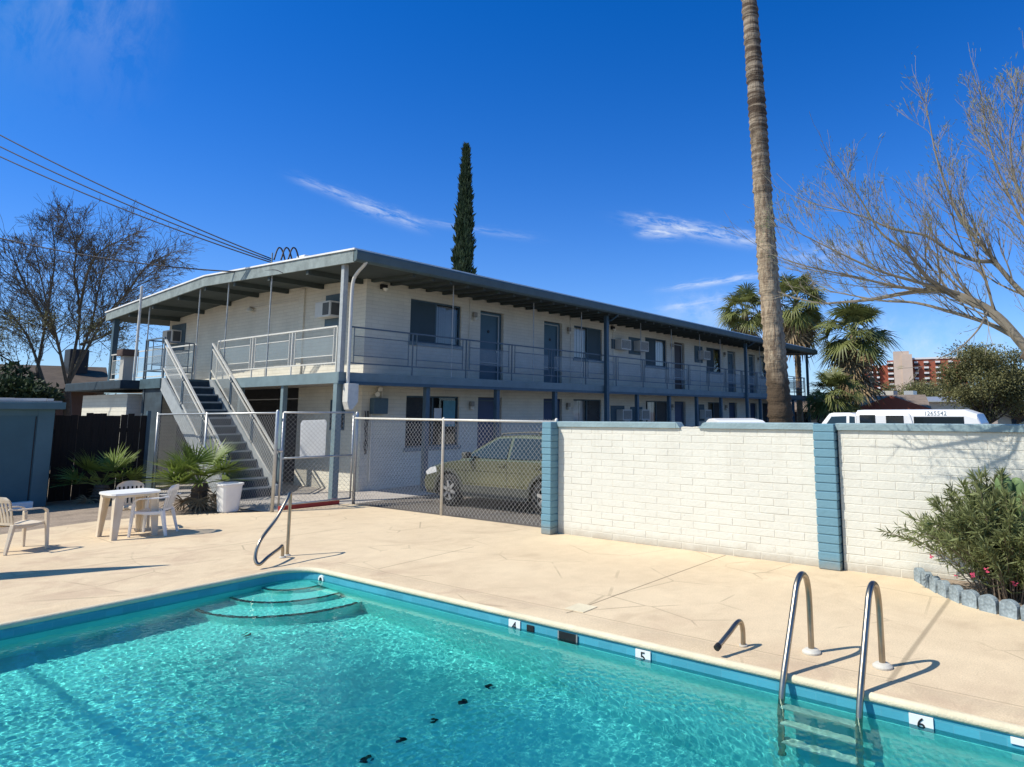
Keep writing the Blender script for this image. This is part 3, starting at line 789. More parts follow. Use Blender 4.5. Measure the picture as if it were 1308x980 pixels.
def window(xa, xb, za, zb, y, light_side, parent, poster=False, dark=False):
    fr = MB(); w = .045; d0, d1 = y+.06, y+.13
    fr.bx(xa+.004, xb-.004, d0, d1, za+.004, za+w); fr.bx(xa+.004, xb-.004, d0, d1, zb-w, zb-.004)
    fr.bx(xa+.004, xa+w, d0, d1, za+w, zb-w); fr.bx(xb-w, xb-.004, d0, d1, za+w, zb-w)
    xm = (xa+xb)/2; fr.bx(xm-.025, xm+.025, d0-.01, d1-.01, za+w, zb-w)
    o = fr.build('window', 'trim_dark', parent)
    pn = MB(); pn.quad((xa+w, d0+.03, za+w), (xb-w, d0+.03, za+w), (xb-w, d0+.03, zb-w), (xa+w, d0+.03, zb-w)); pn.build('pane', 'glass', o, fixn=False)
    bl = MB(); x = xa+w+.01; r = random.Random(int(xa*100))
    if not dark:
        x_stop = xb-w-.06-(r.random() < .35 and xa > 13)*r.uniform(.2, .6)
        while x < x_stop:
            if r.random() > .03:
                a = r.uniform(-.012, .012); bl.bx(x, x+.078, y+.19+a, y+.194+a, za+.05, zb-.05)
            x += .086
        bl.build('blind', ('blind', 'blind', 'blind_gray', 'curtain', 'blind')[int(xa*10) % 5], o)
    sc0 = (xa+w, xm) if light_side == 'right' else (xm, xb-w)
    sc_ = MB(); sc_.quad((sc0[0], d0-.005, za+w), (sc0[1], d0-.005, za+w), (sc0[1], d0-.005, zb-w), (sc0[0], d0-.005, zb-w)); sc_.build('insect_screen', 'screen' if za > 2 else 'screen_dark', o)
    sill = MB(); sill.bx(xa-.06, xb+.06, y-.05, y+.06, za-.10, za-.002); sill.build('sill', 'trim', o)
    if poster:
        MB().bx(13.18, 13.46, d0-.02, d0-.012, 1.78, 2.08).build('notice', 'paper', o); MB().bx(13.52, 13.98, d0-.02, d0-.012, 1.55, 2.30).build('notice', 'paper_blue', o)
        MB().bx(13.56, 13.94, d0-.03, d0-.022, 1.62, 1.78).build('notice', 'paper', o)
    return o


for i, (a, b) in enumerate(UP_W): window(a, b, 3.92, 5.13, BY0, ('right', 'left', 'right', 'right', 'left')[i], bld)
for i, (a, b) in enumerate(LO_W): window(a, b, 1.0, 2.42, BY0, ('right', 'left', 'left', 'left', 'right')[i], bld, poster=(i == 0), dark=(i == 0))


def door(xa, xb, za, zb, m, parent, upper):
    y = BY0
    o = MB().bx(xa+.02, xb-.02, y+.10, y+.15, za+.01, zb-.02).build('door', m, parent)
    f = MB(); w = .03
    f.bx(xa+.03, xb-.16, y+.05, y+.075, zb-.12, zb-.09); f.bx(xb-.19, xb-.16, y+.05, y+.075, za+.02, zb-.12); f.bx(xa+.03, xa+.055, y+.05, y+.075, za+.02, zb-.12)
    if upper:
        f.bx(xa+.055, xb-.19, y+.05, y+.075, za+.62, za+.645)
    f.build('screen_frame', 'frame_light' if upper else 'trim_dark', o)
    MB().tube([(xb-.23, y+.055, za+1.0), (xb-.23, y+.10, za+1.0)], .025, 8).build('handle', 'steel', o)
    if upper and m == 'door_blue': MB().tube([((xa+xb)/2-.07, y+.085, za+1.62), ((xa+xb)/2-.07, y+.098, za+1.62)], .05, 10).build('door_knocker', 'black', o)
    return o


for a, b, m in UP_D: door(a, b, FZ, 5.12, m, bld, True)
for a, b, m in LO_D: door(a, b, -.03, 2.42, m, bld, False)


def ac_y(xa, xb, za, zb, y, parent, backing=None):
    o = MB().bx(xa, xb, y-.34, y+.02, za, zb).build('air_conditioner', 'ac_white', parent, bevel=.012)
    g = MB(); n = 9
    g.bx(xa+.05, xb-.05, y-.346, y-.341, za+.05, zb-.05)
    g.build('grille', 'ac_dark', o)
    lv = MB()
    for k in range(n): z = lerp(za+.07, zb-.07, k/(n-1)); lv.bx(xa+.06, xb-.06, y-.356, y-.347, z-.006, z+.006)
    lv.build('louvre', 'galv_cream', o)
    if backing: MB().bx(*backing[:2], y-.03, y-.004, *backing[2:]).build('backing_panel', 'panel_blue', parent)
    return o


ac_y(22.28, 22.98, 4.42, 4.84, BY0, bld, (22.05, 22.62, 4.44, 4.82))
ac_y(23.66, 24.34, 4.45, 4.88, BY0, bld, (23.3, 24.2, 4.32, 5.02))
ac_y(29.4, 30.08, 4.45, 4.88, BY0, bld, (29.05, 29.85, 4.3, 5.1))
ac_y(22.35, 23.0, 1.62, 2.05, BY0, bld, (21.98, 22.92, 1.5, 2.2))
ac_y(23.75, 24.35, 1.62, 2.05, BY0, bld, (23.38, 24.27, 1.5, 2.16))
ac_y(29.4, 30.05, 1.62, 2.05, BY0, bld, (29.1, 29.9, 1.5, 2.3))


def ac_x(ya, yb, za, zb, x, parent, backing):
    o = MB().bx(x-.34, x+.02, ya, yb, za, zb).build('air_conditioner', 'ac_white', parent, bevel=.012)
    MB().bx(x-.347, x-.341, ya+.05, (ya+yb)/2-.02, za+.05, zb-.05).bx(x-.30, x-.06, ya-.006, ya-.001, za+.05, zb-.05).build('grille', 'ac_dark', o)
    MB().bx(x-.03, x-.004, *backing).build('backing_panel', 'panel_blue', parent)


ac_x(16.35, 17.05, 4.52, 4.95, BX0, bld, (16.2, 17.05, 4.28, 5.18))
ac_x(25.75, 26.5, 4.4, 4.85, BX0, bld, (25.5, 26.55, 4.15, 5.08))
MB().bx(BX0-.05, BX0-.002, 18.1, 18.34, FZ, 5.5).build('pilaster', 'building_block', bld)
MB().tube([(BX0-.03, 20.95, 5.2), (BX0-.03, 18.34, 5.2)], .014, 6).build('conduit', 'galv_cream', bld)
lp = MB().lathe([(.02, .12), (.05, .1), (.09, .02), (.10, 0)], (BX0-.14, 20.95, 5.08), 14).build('gable_lamp', 'lamp_glass', bld, smooth=True)
MB().tube([(BX0-.01, 20.95, 5.2), (BX0-.14, 20.95, 5.2)], .035, 8).build('lamp_arm', 'lamp_metal', lp)


def wall_lamp(x, z, y=BY0):
    o = MB().bx(x-.07, x+.07, y-.11, y-.005, z+.02, z+.16).build('wall_lamp', 'lamp_metal', bld, bevel=.015)
    MB().lathe([(.055, 0), (.065, .04), (.06, .10)], (x, y-.08, z-.09), 12).build('lamp_shade', 'lamp_glass', o, smooth=True)


for x in (14.6, 19.28, 26.82, 32.3, 36.75): wall_lamp(x, 4.85)
for x in (14.55, 19.25, 26.75, 32.3, 36.8): wall_lamp(x, 2.12)
for x in (14.42, 19.42, 26.98, 32.15, 22.15): MB().tube([(x, BY0-.02, 5.40), (x, BY0-.02, 3.0)], .012, 6).build('conduit', 'galv_cream', bld)
for (x, z) in ((11.25, 5.24), (22.1, 5.2)):
    o = MB().bx(x-.10, x+.10, BY0-.09, BY0-.005, z, z+.13).build('flood_lamp', 'black', bld, bevel=.01)
    MB().lathe([(.04, 0), (.075, .08)], (x, BY0-.12, z-.06), 12).build('lamp_shade', 'lamp_glass', o)
# twin flood lamp and meter box at the lower corner
o = MB().bx(10.98, 11.42, BY0-.20, BY0-.004, 1.92, 2.33).build('meter_box', 'panel_blue', bld, bevel=.015)
MB().tube([(11.03, BY0-.05, 1.92), (11.03, BY0-.05, .2)], .02, 6).tube([(11.32, BY0-.05, 2.33), (11.32, BY0-.05, 2.62)], .025, 6).build('conduit', 'galv_cream', o)
for dx_, dz_ in ((0, .0), (-.07, -.13)):
    MB().tube([(11.2+dx_, BY0-.06, 2.58+dz_), (11.17+dx_, BY0-.17, 2.56+dz_)], [.04, .065], 10).build('flood_lamp', 'lamp_glass', bld)
cbm = MB(); r = random.Random(4)
for k in range(4):
    pts = [(10.84+r.uniform(-.05, .05), BY0-.06-r.uniform(0, .08), z) for z in np.linspace(2.0, .9, 6)]; cbm.tube(smooth_path(pts, 5), .011, 5)
cbm.build('cable_bundle', 'cable', bld)
# ground floor gable window next to the corner
MB().bx(BX0-.02, BX0-.003, 15.95, 16.6, 1.5, 2.3).build('window', 'trim_dark', bld)
MB().bx(BX0-.03, BX0-.021, 16.0, 16.55, 1.56, 1.9).build('window_board', 'black', bld)

# ------------------------------------------------------------------ outside staircase
stair = thing('staircase', 'blue painted outside staircase with mesh railings climbing to the walkway', 'staircase', (8.5, 18.1, 0))
SX0, SX1, SYT, SYB, NR = 7.9, 9.1, 19.86, 16.25, 14
run = (SYT-SYB)/(NR-1); rise = FZ/NR
for k in range(NR-1):
    y1 = SYB+run*(k+1); z = rise*(k+1)
    MB().bx(SX0+.04, SX1-.04, y1-run-.02, y1, z-.05, z).build('step', 'stair_paint', stair)
    MB().bx(SX0+.05, SX1-.05, y1-run-.024, y1-run+.012, z-.03, z+.004).build('nosing', 'rail_gray', stair)
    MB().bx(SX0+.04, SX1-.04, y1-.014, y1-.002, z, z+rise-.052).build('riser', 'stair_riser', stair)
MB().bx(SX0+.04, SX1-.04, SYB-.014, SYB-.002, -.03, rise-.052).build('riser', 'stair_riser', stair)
for x in (SX0, SX1):
    MB().prism([(SYB-.12, -.03), (SYB+.22, -.03), (SYT+.02, FZ-.30), (SYT+.02, FZ+.01), (SYT-.12, FZ+.01), (SYB-.12, rise+.02)], 'x', x-.03, x+.03).build('stringer', 'rail_gray', stair)


def stair_rail(x, parent):
    def zl(y): return (y-SYB)/(SYT-SYB)*FZ
    rl = MB(); hh = 1.0
    for h, w in ((hh+.02, .045), (hh-.13, .03), (.28, .03)):
        rl.bar((x, SYB-.05, zl(SYB-.05)+h), (x, SYT, zl(SYT)+h), w, w)
    plist = []; pn = MB(); N = 3
    for k in range(N+1):
        y = lerp(SYB-.05, SYT, k/N)
        for o in ((0, .07) if 0 < k < N else (0,)): plist.append(MB().bar((x, y+o, max(0, zl(y+o)+.0)), (x, y+o, zl(y+o)+hh), .035, .03))
    for k in range(N):
        a = lerp(SYB-.05, SYT, k/N)+.09; b = lerp(SYB-.05, SYT, (k+1)/N)-.03
        pn.quad((x, a, zl(a)+.28), (x, b, zl(b)+.28), (x, b, zl(b)+hh-.13), (x, a, zl(a)+hh-.13))
    o = rl.build('handrail', 'galv_cream', parent); [q.build('rail_post', 'rail_navy', o) for q in plist]; pn.build('mesh_panel', 'stair_mesh', o)


stair_rail(SX0, stair); stair_rail(SX1, stair)
MB().bx(SX0-.03, GX0-.036, SYT+.025, 21.12, 2.70, FZ).build('landing', 'concrete', stair)
MB().bx(SX0-.05, GX0-.04, SYT+.003, SYT+.024, 2.62, FZ+.004).bx(SX0-.055, SX0-.034, SYT+.024, 21.14, 2.62, FZ+.01).build('landing_edge', 'stair_paint', stair)
railing('landing_railing', (SX0, SYT+.04), (SX0, 21.08), stair, npan=1, rail='rail_navy')
railing('landing_railing', (SX0+.05, 21.08), (GX0-.06, 21.08), stair, npan=1, rail='rail_navy')
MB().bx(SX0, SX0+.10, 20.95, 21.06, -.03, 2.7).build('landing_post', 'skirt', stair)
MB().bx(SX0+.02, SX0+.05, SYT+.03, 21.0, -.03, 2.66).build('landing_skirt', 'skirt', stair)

# storage room with flat roof tucked behind the landing
sto = thing('storage_room', 'low cream storage room with flat blue roof beyond the staircase landing', 'building', (7.6, 24, 0))
MB().bx(7.78, 9.1, 21.7, 25.0, -.03, 2.5).build('wall', 'building_block', sto)
rf_ = MB().bx(7.42, 9.14, 21.25, 25.4, 2.62, 2.86).build('roof', 'stair_riser', sto, bevel=.02)
p0 = at_x(160, 487, 8.3)
o = MB().bx(p0.x-.13, p0.x+.13, p0.y-.13, p0.y+.13, 2.86, 3.66).build('flue', 'house_cream', sto)
MB().bx(p0.x-.21, p0.x+.21, p0.y-.21, p0.y+.21, 3.66, 3.86).build('flue_cap', 'house_wall', o)
q0 = at_x(171, 485, 8.0); q1 = at_y(179.5, 365, q0.y)
tag(MB().tube([(q0.x, q0.y, 2.86), (q0.x, q0.y, q1.z)], .036, 8).build('pipe_mast', 'galv_cream'), 'thin pale pipe mast standing up past the left roof corner', 'mast')

# ------------------------------------------------------------------ garden wall of painted blocks
gw = thing('garden_wall', 'cream painted block garden wall with blue piers and a chipped blue gray cap', 'wall', (8.95, 3, 0))
WX = 8.86


def block_panel(y0, y1, mb, mort, nr_=17, h=.1006, seed=1):
    r = random.Random(seed)
    mort.bx(WX+.0032, WX+.14, y0, y1, -.04, 1.712)
    for i in range(nr_):
        z0 = i*h+.0015; z1 = (i+1)*h-.0015; y = y0-(.2 if i % 2 else 0)-.02
        while y < y1:
            a, b = max(y+.0017, y0), min(y+.3983, y1); y += .40
            if b-a < .03: continue
            dx_ = r.uniform(-.0018, .0018); t1 = r.uniform(-.0012, .0012); bv = .006
            xo = WX+dx_; n = len(mb.v); za, zb = z0+r.uniform(-.001, .001), z1+r.uniform(-.001, .001)
            mb.v += [(WX+.007, a, za), (WX+.007, b, za), (WX+.007, b, zb), (WX+.007, a, zb), (xo, a+bv, za+bv), (xo+t1, b-bv, za+bv), (xo+t1, b-bv, zb-bv), (xo, a+bv, zb-bv)]
            mb.f += [tuple(n+k for k in q) for q in ((7, 6, 5, 4), (4, 5, 1, 0), (5, 6, 2, 1), (6, 7, 3, 2), (7, 4, 0, 3))]


for (y0, y1, sd) in ((2.94, 7.2, 1), (-6, 2.64, 2)):
    b1, b2 = MB(), MB(); block_panel(y0, y1, b1, b2, seed=sd)
    o = b1.build('wall_panel', 'garden_block', gw, smooth=False); b2.build('mortar', 'garden_mortar', o)


def pier(y0, y1, x0, x1):
    m = MB(); r = random.Random(int(y0*10)+3)
    m.bx(x0+.01, x1-.01, y0+.01, y1-.01, -.04, 1.79)
    for i in range(17):
        z0 = i*.1055; a = r.uniform(-.004, .004)
        m.bx(x0+a, x1, y0+a, y1-a, z0+.004, z0+.1015)
    return m.build('pier', 'pillar_paint', gw, bevel=.009)


pier(2.66, 2.93, WX-.09, WX+.2); pier(7.205, 7.40, WX-.19, WX+.17)
# cap, with a broken stretch
def cap(y0, y1, ragged=None):
    m = MB(); prof_ = [(WX-.035, 1.715), (WX-.035, 1.79), (WX-.02, 1.80), (WX+.165, 1.80), (WX+.18, 1.79), (WX+.18, 1.715)]
    m.prism(prof_, 'y', y0, y1); return m.build('cap', 'cap_paint', gw)


cap(4.97, 7.2); cap(2.935, 4.50); cap(-6, 2.655)
fr_ = MB(); r = random.Random(5)
fr_.prism([(4.50, 1.716), (4.60, 1.716), (4.56, 1.75), (4.53, 1.79), (4.50, 1.80)], 'x', WX-.03, WX+.10)
fr_.prism([(4.90, 1.716), (4.97, 1.716), (4.97, 1.80), (4.94, 1.77)], 'x', WX-.03, WX+.14)
fr_.build('cap', 'cap_paint', gw)
MB().prism([(4.60, 1.712), (4.90, 1.712), (4.88, 1.735), (4.75, 1.728), (4.64, 1.74)], 'x', WX, WX+.12).build('mortar', 'garden_mortar', gw)

# ------------------------------------------------------------------ chain link fences and gate
def chain(p, q, z0, z1, parent, name='chain_mesh', pitch=.072, r=.0021):
    """diamond mesh of straight wires woven in two layers"""
    p = Vector((p[0], p[1], 0)); q = Vector((q[0], q[1], 0)); d = q-p; L = d.length; u = d/L; nrm = Vector((-u.y, u.x, 0)); H = z1-z0
    V = []; Q = []
    for sgn in (1, -1):
        t = -H
        while t < L:
            s0, s1 = max(0, t), min(L, t+H)
            if s1-s0 > .01:
                za, zb = (s0-t), (s1-t)
                if sgn < 0: za, zb = H-za, H-zb
                off = nrm*(.003*sgn); a = p+u*s0+off; b = p+u*s1+off
                A = Vector((a.x, a.y, z0+za)); B = Vector((b.x, b.y, z0+zb)); D = (B-A).normalized(); e1 = nrm; e2 = D.cross(nrm)
                n = len(V)
                for o in (A, B):
                    for k in range(4):
                        an = math.pi/4+k*math.pi/2; w = o+e1*(math.cos(an)*r)+e2*(math.sin(an)*r); V.append(tuple(w))
                for k in range(4): Q.append((n+k, n+(k+1) % 4, n+4+(k+1) % 4, n+4+k))
            t += pitch*1.35
    return np_mesh(name, V, Q, 'wire_galv', parent)


fen = thing('chain_link_fence', 'chain link fence with cream top rail before the parked green car', 'fence', (9.1, 10.3, 0))
MB().tube([(9.1, 7.42, 1.785), (9.1, 13.12, 1.835)], .022, 8).build('top_rail', 'galv_cream', fen, smooth=True)
for y, z in ((7.44, 1.83), (10.27, 1.84)):
    MB().tube([(9.1, y, -.05), (9.1, y, z-.03), (9.1, y, z), (9.1, y, z+.02)], [.028, .028, .03, .008], 10).build('post', 'galv_cream', fen, smooth=True)
chain((9.125, 7.44), (9.125, 13.12), .03, 1.83, fen)
gate = thing('chain_link_gate', 'chain link gate with a white sign board and tall end posts', 'gate', (8.4, 13.3, 0))
for x, zt in ((9.2, 1.98), (7.5, 2.02)):
    MB().tube([(x, 13.2 if x > 9 else 13.42, -.05), (x, 13.2 if x > 9 else 13.42, zt-.03), (x, 13.2 if x > 9 else 13.42, zt)], [.034, .034, .012], 10).build('post', 'galv', gate, smooth=True)
gy = lambda x: lerp(13.42, 13.2, (x-7.5)/1.7)
fr_ = MB()
for z in (1.96, 1.04, .12): fr_.tube([(7.62, gy(7.62), z), (9.12, gy(9.12), z)], .02, 8)
for x in (7.62, 9.12): fr_.tube([(x, gy(x), .12), (x, gy(x), 1.96)], .02, 8)
fr_.build('gate_frame', 'galv', gate, smooth=True)
chain((7.62, gy(7.62)), (9.12, gy(9.12)), .12, 1.96, gate)
MB().prism([(8.0, 1.04), (8.53, 1.02), (8.57, 1.06), (8.57, 1.76), (8.53, 1.81), (8.02, 1.80), (7.98, 1.74)], 'y', 13.36, 13.375).build('sign_board', 'board_white', gate)
MB().tube([(7.54, 13.38, 1.2), (7.62, 13.36, 1.2)], .03, 8).build('latch', 'galv', gate)
fl_ = thing('chain_link_fence', 'chain link fence standing between the pool area and the staircase', 'fence', (7.5, 16.2, 0))
MB().tube([(7.5, 13.42, 1.955), (7.5, 18.95, 1.93)], .02, 8).build('top_rail', 'galv', fl_, smooth=True)
for y in (16.4, 18.95): MB().tube([(7.5, y, -.05), (7.5, y, 1.98)], .026, 8).build('post', 'galv', fl_, smooth=True)
chain((7.52, 13.42), (7.52, 18.95), .03, 1.93, fl_)

# dark plank fence behind the small palms
df = thing('plank_fence', 'dark weathered plank fence behind the small fan palms', 'fence', (5.5, 19.4, 0))
pl = MB(); r = random.Random(8); x = 2.0
while x < 7.42:
    w = r.uniform(.13, .15); pl.bx(x, x+w, 19.38, 19.405, -.03, 1.93+r.uniform(-.04, .05)); x += w+r.choice((.006, .006, .012))
pl.build('planks', 'wood_dark', df)
MB().bx(2, 7.42, 19.41, 19.46, .5, .6).bx(2, 7.42, 19.41, 19.46, 1.5, 1.6).build('cross_rail', 'wood_dark', df)
MB().bx(7.42, 7.5, 19.36, 19.44, -.03, 2.02).build('post', 'trim_dark', df)

# blue shed
shed = thing('garden_shed', 'blue painted plywood shed with overhanging flat roof at the left edge', 'shed', (3.6, 19.8, 0))
MB().bx(1.6, 5.3, 18.66, 21.0, -.03, 2.05).build('wall', 'shed_blue', shed)
MB().bx(5.02, 5.31, 18.64, 18.66, -.03, 2.05).bx(1.6, 5.02, 18.645, 18.66, 1.92, 2.05).build('corner_board', 'shed_trim', shed)
MB().bx(4.985, 5.0, 18.648, 18.66, .02, 1.9).build('door_gap', 'black', shed)
MB().bx(1.4, 5.46, 18.5, 21.15, 2.05, 2.2).build('roof', 'shed_trim', shed, bevel=.01)
MB().bx(1.4, 5.40, 18.56, 21.1, 2.2, 2.235).build('roof_felt', 'concrete', shed)
wp = MB(); r = random.Random(2)
for k in range(9):
    x = r.uniform(3.2, 5.2); y = r.uniform(18.6, 19.3); wp.obox((x, y, 2.265), (r.uniform(.2, .7), r.uniform(.1, .3), .06), Matrix.Rotation(r.uniform(-.4, .4), 3, 'Z'))
tag(wp.build('scrap_boards', 'ac_white'), 'pale scrap boards lying on the flat roof of the blue shed', 'scrap boards')
tag(MB().bx(3.6, 4.95, 18.12, 18.32, -.03, .14).build('plank', 'white_sign', bevel=.01), 'white plank lying on the dirt along the foot of the shed', 'plank')

# ------------------------------------------------------------------ pool fittings
ldr = thing('pool_ladder', 'polished steel pool ladder with two looped handrails and three submerged treads', 'ladder', (5.75, 1.77, 0))
for y in (2.01, 1.46):
    pts = smooth_path([(5.75, y, 0.0), (5.75, y, .28), (5.74, y, .48), (5.69, y, .60), (5.585, y, .645), (5.48, y, .595), (5.40, y, .47), (5.24, y, .20), (5.115, y, -.02), (5.06, y, -.2), (5.045, y, -.45), (5.04, y, -.7), (5.04, y, -1.0)], 7)
    o = MB().tube(pts, .0245, 12).build('handrail', 'steel', ldr, smooth=True); o.cycles.is_caustics_receiver = True
    MB().lathe([(.075, 0), (.075, .012), (.055, .028), (.03, .035)], (5.75, y, .002), 20).build('flange', 'flange', ldr, smooth=False)
for x, z in ((5.05, -.235), (5.045, -.50), (5.04, -.78)):
    o = MB().bx(x-.045, x+.04, 1.47, 2.0, z-.016, z+.012).build('tread', 'flange', ldr, bevel=.006); o.cycles.is_caustics_receiver = True
gb = [at_y(369, 630, 9.15), at_x(352, 664, 5.05), at_x(333, 690, 4.78), at_x(326, 712, 4.70), at_x(331, 721, 4.72), at_x(343, 711, 4.88), at_x(355, 697, 5.08)]
pts = smooth_path([(5.38, 9.17, 0), (5.38, 9.17, .5), (5.375, 9.165, .80), (5.34, 9.13, .845), (5.25, 9.04, .77), tuple(gb[1]), tuple(gb[2]), tuple(gb[3]), tuple(gb[4]), tuple(gb[5]), (5.15, 8.98, .155), (5.24, 9.07, .165), (5.27, 9.10, .10), (5.275, 9.105, 0)], 7)
gr = thing('grab_rail', 'bent steel grab rail looping out over the pool entry steps', 'handrail', (5.35, 9.14, 0))
MB().tube(pts, .0215, 12).build('rail_tube', 'steel', gr, smooth=True)
for (x, y) in ((5.38, 9.17), (5.275, 9.105)): MB().lathe([(.045, 0), (.045, .01), (.03, .02)], (x, y, .002), 16).build('flange', 'flange', gr)
sp = thing('fill_spout', 'short bent metal fill spout reaching over the pool edge beside the ladder', 'spout', (5.58, 2.54, 0))
MB().tube(smooth_path([(5.58, 2.53, 0), (5.58, 2.53, .13), (5.55, 2.535, .20), (5.48, 2.54, .205), (5.36, 2.55, .16), (5.20, 2.58, .085)], 7), .021, 10).build('pipe', 'steel', sp, smooth=True)
MB().tube([(5.22, 2.577, .094), (5.185, 2.583, .078)], .027, 10).build('pipe_mouth', 'black', sp)
MB().lathe([(.035, 0), (.035, .012)], (5.58, 2.53, .002), 14).build('flange', 'flange', sp)


def marker(y, txt, label, rot=0.0):
    t = thing('depth_marker', label, 'depth marker', (PXX+.012, y, -.11), 0, 'depth markers along the pool tile band')
    MB().bx(PXX+.000, PXX+.009, y-.075, y+.075, -.185, -.062).build('tile', 'white_sign', t)
    text_mesh('numeral', txt, .115, 'black', t, (PXX-.002, y, -.120), (math.radians(90), rot, math.radians(-90)))


p4 = at_x(657, 790, PXX); p5 = at_x(821, 830, PXX); p6 = at_x(1176, 915, PXX)
marker(p4.y, '4', 'white depth tile reading 4 beside the small dark return hole')
marker(p5.y, '5', 'white depth tile reading 5 set in the blue band past the skimmer mouth')
marker(p6.y, '6', 'white depth tile reading 6 set in the blue band beside the ladder')
p7 = at_x(1304, 933, PXX)
tag(MB().bx(PXX+.0, PXX+.009, p7.y-.3, p7.y+.06, -.10, -.062).build('blank_tile', 'white_sign'), 'plain white tile strip in the band at the near right corner', 'tile')
ps = at_x(725, 803, PXX)
sk = thing('skimmer', 'dark rectangular skimmer mouth set into the blue tile band', 'skimmer', (PXX, ps.y, -.12))
MB().bx(PXX+.001, PXX+.009, ps.y-.10, ps.y+.10, -.19, -.065).build('mouth', 'black', sk)
MB().bx(PXX-.004, PXX+.0, ps.y-.115, ps.y-.10, -.195, -.06).bx(PXX-.004, PXX, ps.y+.10, ps.y+.115, -.195, -.06).build('skimmer_frame', 'pillar_paint', sk)
pr_ = at_x(677, 793, PXX)
tag(MB().bx(PXX+.001, PXX+.009, pr_.y-.045, pr_.y+.045, -.155, -.075).build('return_fitting', 'black', bevel=.003), 'small dark return fitting in the blue band beside the 4 tile', 'fitting')
lf = thing('pool_light', 'round white rimmed light fitting near the pool corner', 'pool light', (5.17, 8.0, -.12))
MB().tube([(PXX-.004, 8.02, -.12), (PXX+.012, 8.02, -.12)], .055, 18).build('light_rim', 'white_sign', lf); MB().tube([(PXX-.008, 8.02, -.12), (PXX-.003, 8.02, -.12)], .028, 14).build('lens', 'black', lf)
sl_ = at_z(742, 777, 0)
tag(MB().bx(sl_.x-.12, sl_.x+.12, sl_.y-.12, sl_.y+.12, .001, .007).build('access_plate', 'coping', bevel=.003), 'square access plate let into the deck near the pool edge', 'access plate')
drains = [(4.81, 4.72), (4.46, 4.69), (4.1, 4.66), (3.76, 4.63), (3.41, 4.61)]
dl = ['nearest the skimmer side', 'second from the skimmer side', 'in the middle of the row', 'second from the camera end', 'at the camera end of the row']
for (x, y), l in zip(drains, dl):
    z = floor_z(y); tag(MB().lathe([(.036, 0), (.036, .02), (.02, .03)], (x, y, z+.005), 14).build('floor_fitting', 'black'), 'small black fitting on the pool floor, '+l, 'floor fitting', 'row of black fittings on the pool floor')
tag(MB().obox((3.95, 7.4, floor_z(7.4)+.02), (.09, .035, .02), Matrix.Rotation(.5, 3, 'Z')).build('sunken_leaf', 'black'), 'dark leaf lying on the pool floor below the entry steps', 'leaf')

# ------------------------------------------------------------------ garden chairs, table, bin
def chair(label, loc, rz, mat):
    t = thing('garden_chair', label, 'chair', loc, rz, 'molded plastic armchairs on the pool deck'); t.scale = (.9, .9, .92)
    s = MB(); n = 8
    def sy(x): return lerp(.21, .235, (x+.2)/.45)
    prof_ = [(-.22, .425), (-.1, .405), (.05, .405), (.18, .425), (.24, .43), (.265, .40)]
    for i in range(len(prof_)-1):
        (xa, za), (xb, zb) = prof_[i], prof_[i+1]
        for zo in (0, -.02): s.quad((xa, -sy(xa), za+zo), (xb, -sy(xb), zb+zo), (xb, sy(xb), zb+zo), (xa, sy(xa), za+zo))
    for sg in (-1, 1):
        for i in range(len(prof_)-1):
            (xa, za), (xb, zb) = prof_[i], prof_[i+1]; s.quad((xa, sg*sy(xa), za), (xb, sg*sy(xb), zb), (xb, sg*sy(xb), zb-.045), (xa, sg*sy(xa), za-.045))
    s.build('seat', mat, t, world=False)
    b = MB()
    def bp(u, v):   # u across -1..1, v up 0..1
        wv = lerp(.205, .225, v) if v < .8 else lerp(.225, .13, ((v-.8)/.2)**2)
        x = -.215 - .12*v**1.2 + .035*u*u*(.6+.6*v) ; return Vector((x, u*wv, .42+.43*v+.012*(1-u*u)*(v > .9)))
    for k in range(10):
        va, vb = k/10, (k+1)/10
        for (ua, ub) in ((-1, -.84), (.84, 1)):
            for dx_ in (0, -.014): b.quad(*[bp(u, v)+V3(dx_, 0, 0) for u, v in ((ua, va), (ub, va), (ub, vb), (ua, vb))])
    for j in range(12):
        ua, ub = -1+2*j/12, -1+2*(j+1)/12
        for (va, vb) in ((.80, .9), (.9, 1.0), (0, .1)):
            for dx_ in (0, -.014): b.quad(*[bp(u, v)+V3(dx_, 0, 0) for u, v in ((ua, va), (ub, va), (ub, vb), (ua, vb))])
    for j in range(5):
        uc = -.62+.31*j
        for k in range(8):
            va, vb = .1+.7*k/8, .1+.7*(k+1)/8
            for dx_ in (0, -.012): b.quad(*[bp(u, v)+V3(dx_, 0, 0) for u, v in ((uc-.085, va), (uc+.085, va), (uc+.085, vb), (uc-.085, vb))])
    b.build('backrest', mat, t, world=False)
    for sg in (-1, 1):
        a = MB(); P = smooth_path([(-.30, sg*.225, .67), (-.18, sg*.265, .655), (.02, sg*.275, .65), (.17, sg*.268, .64), (.235, sg*.26, .60), (.25, sg*.255, .52)], 4)
        for i in range(len(P)-1): a.bar(P[i], P[i+1], .055, .022)
        a.build('armrest', mat, t, world=False)
        l = MB(); l.bar((.25, sg*.255, .56), (.285, sg*.275, 0), .062, .05, .042, .035); l.build('leg', mat, t, world=False, bevel=.006)
        l = MB(); l.bar((-.20, sg*.205, .43), (-.30, sg*.245, 0), .06, .06, .042, .038); l.bar((-.2, sg*.21, .40), (.24, sg*.235, .40), .02, .04); l.build('leg', mat, t, world=False, bevel=.006)
    return t


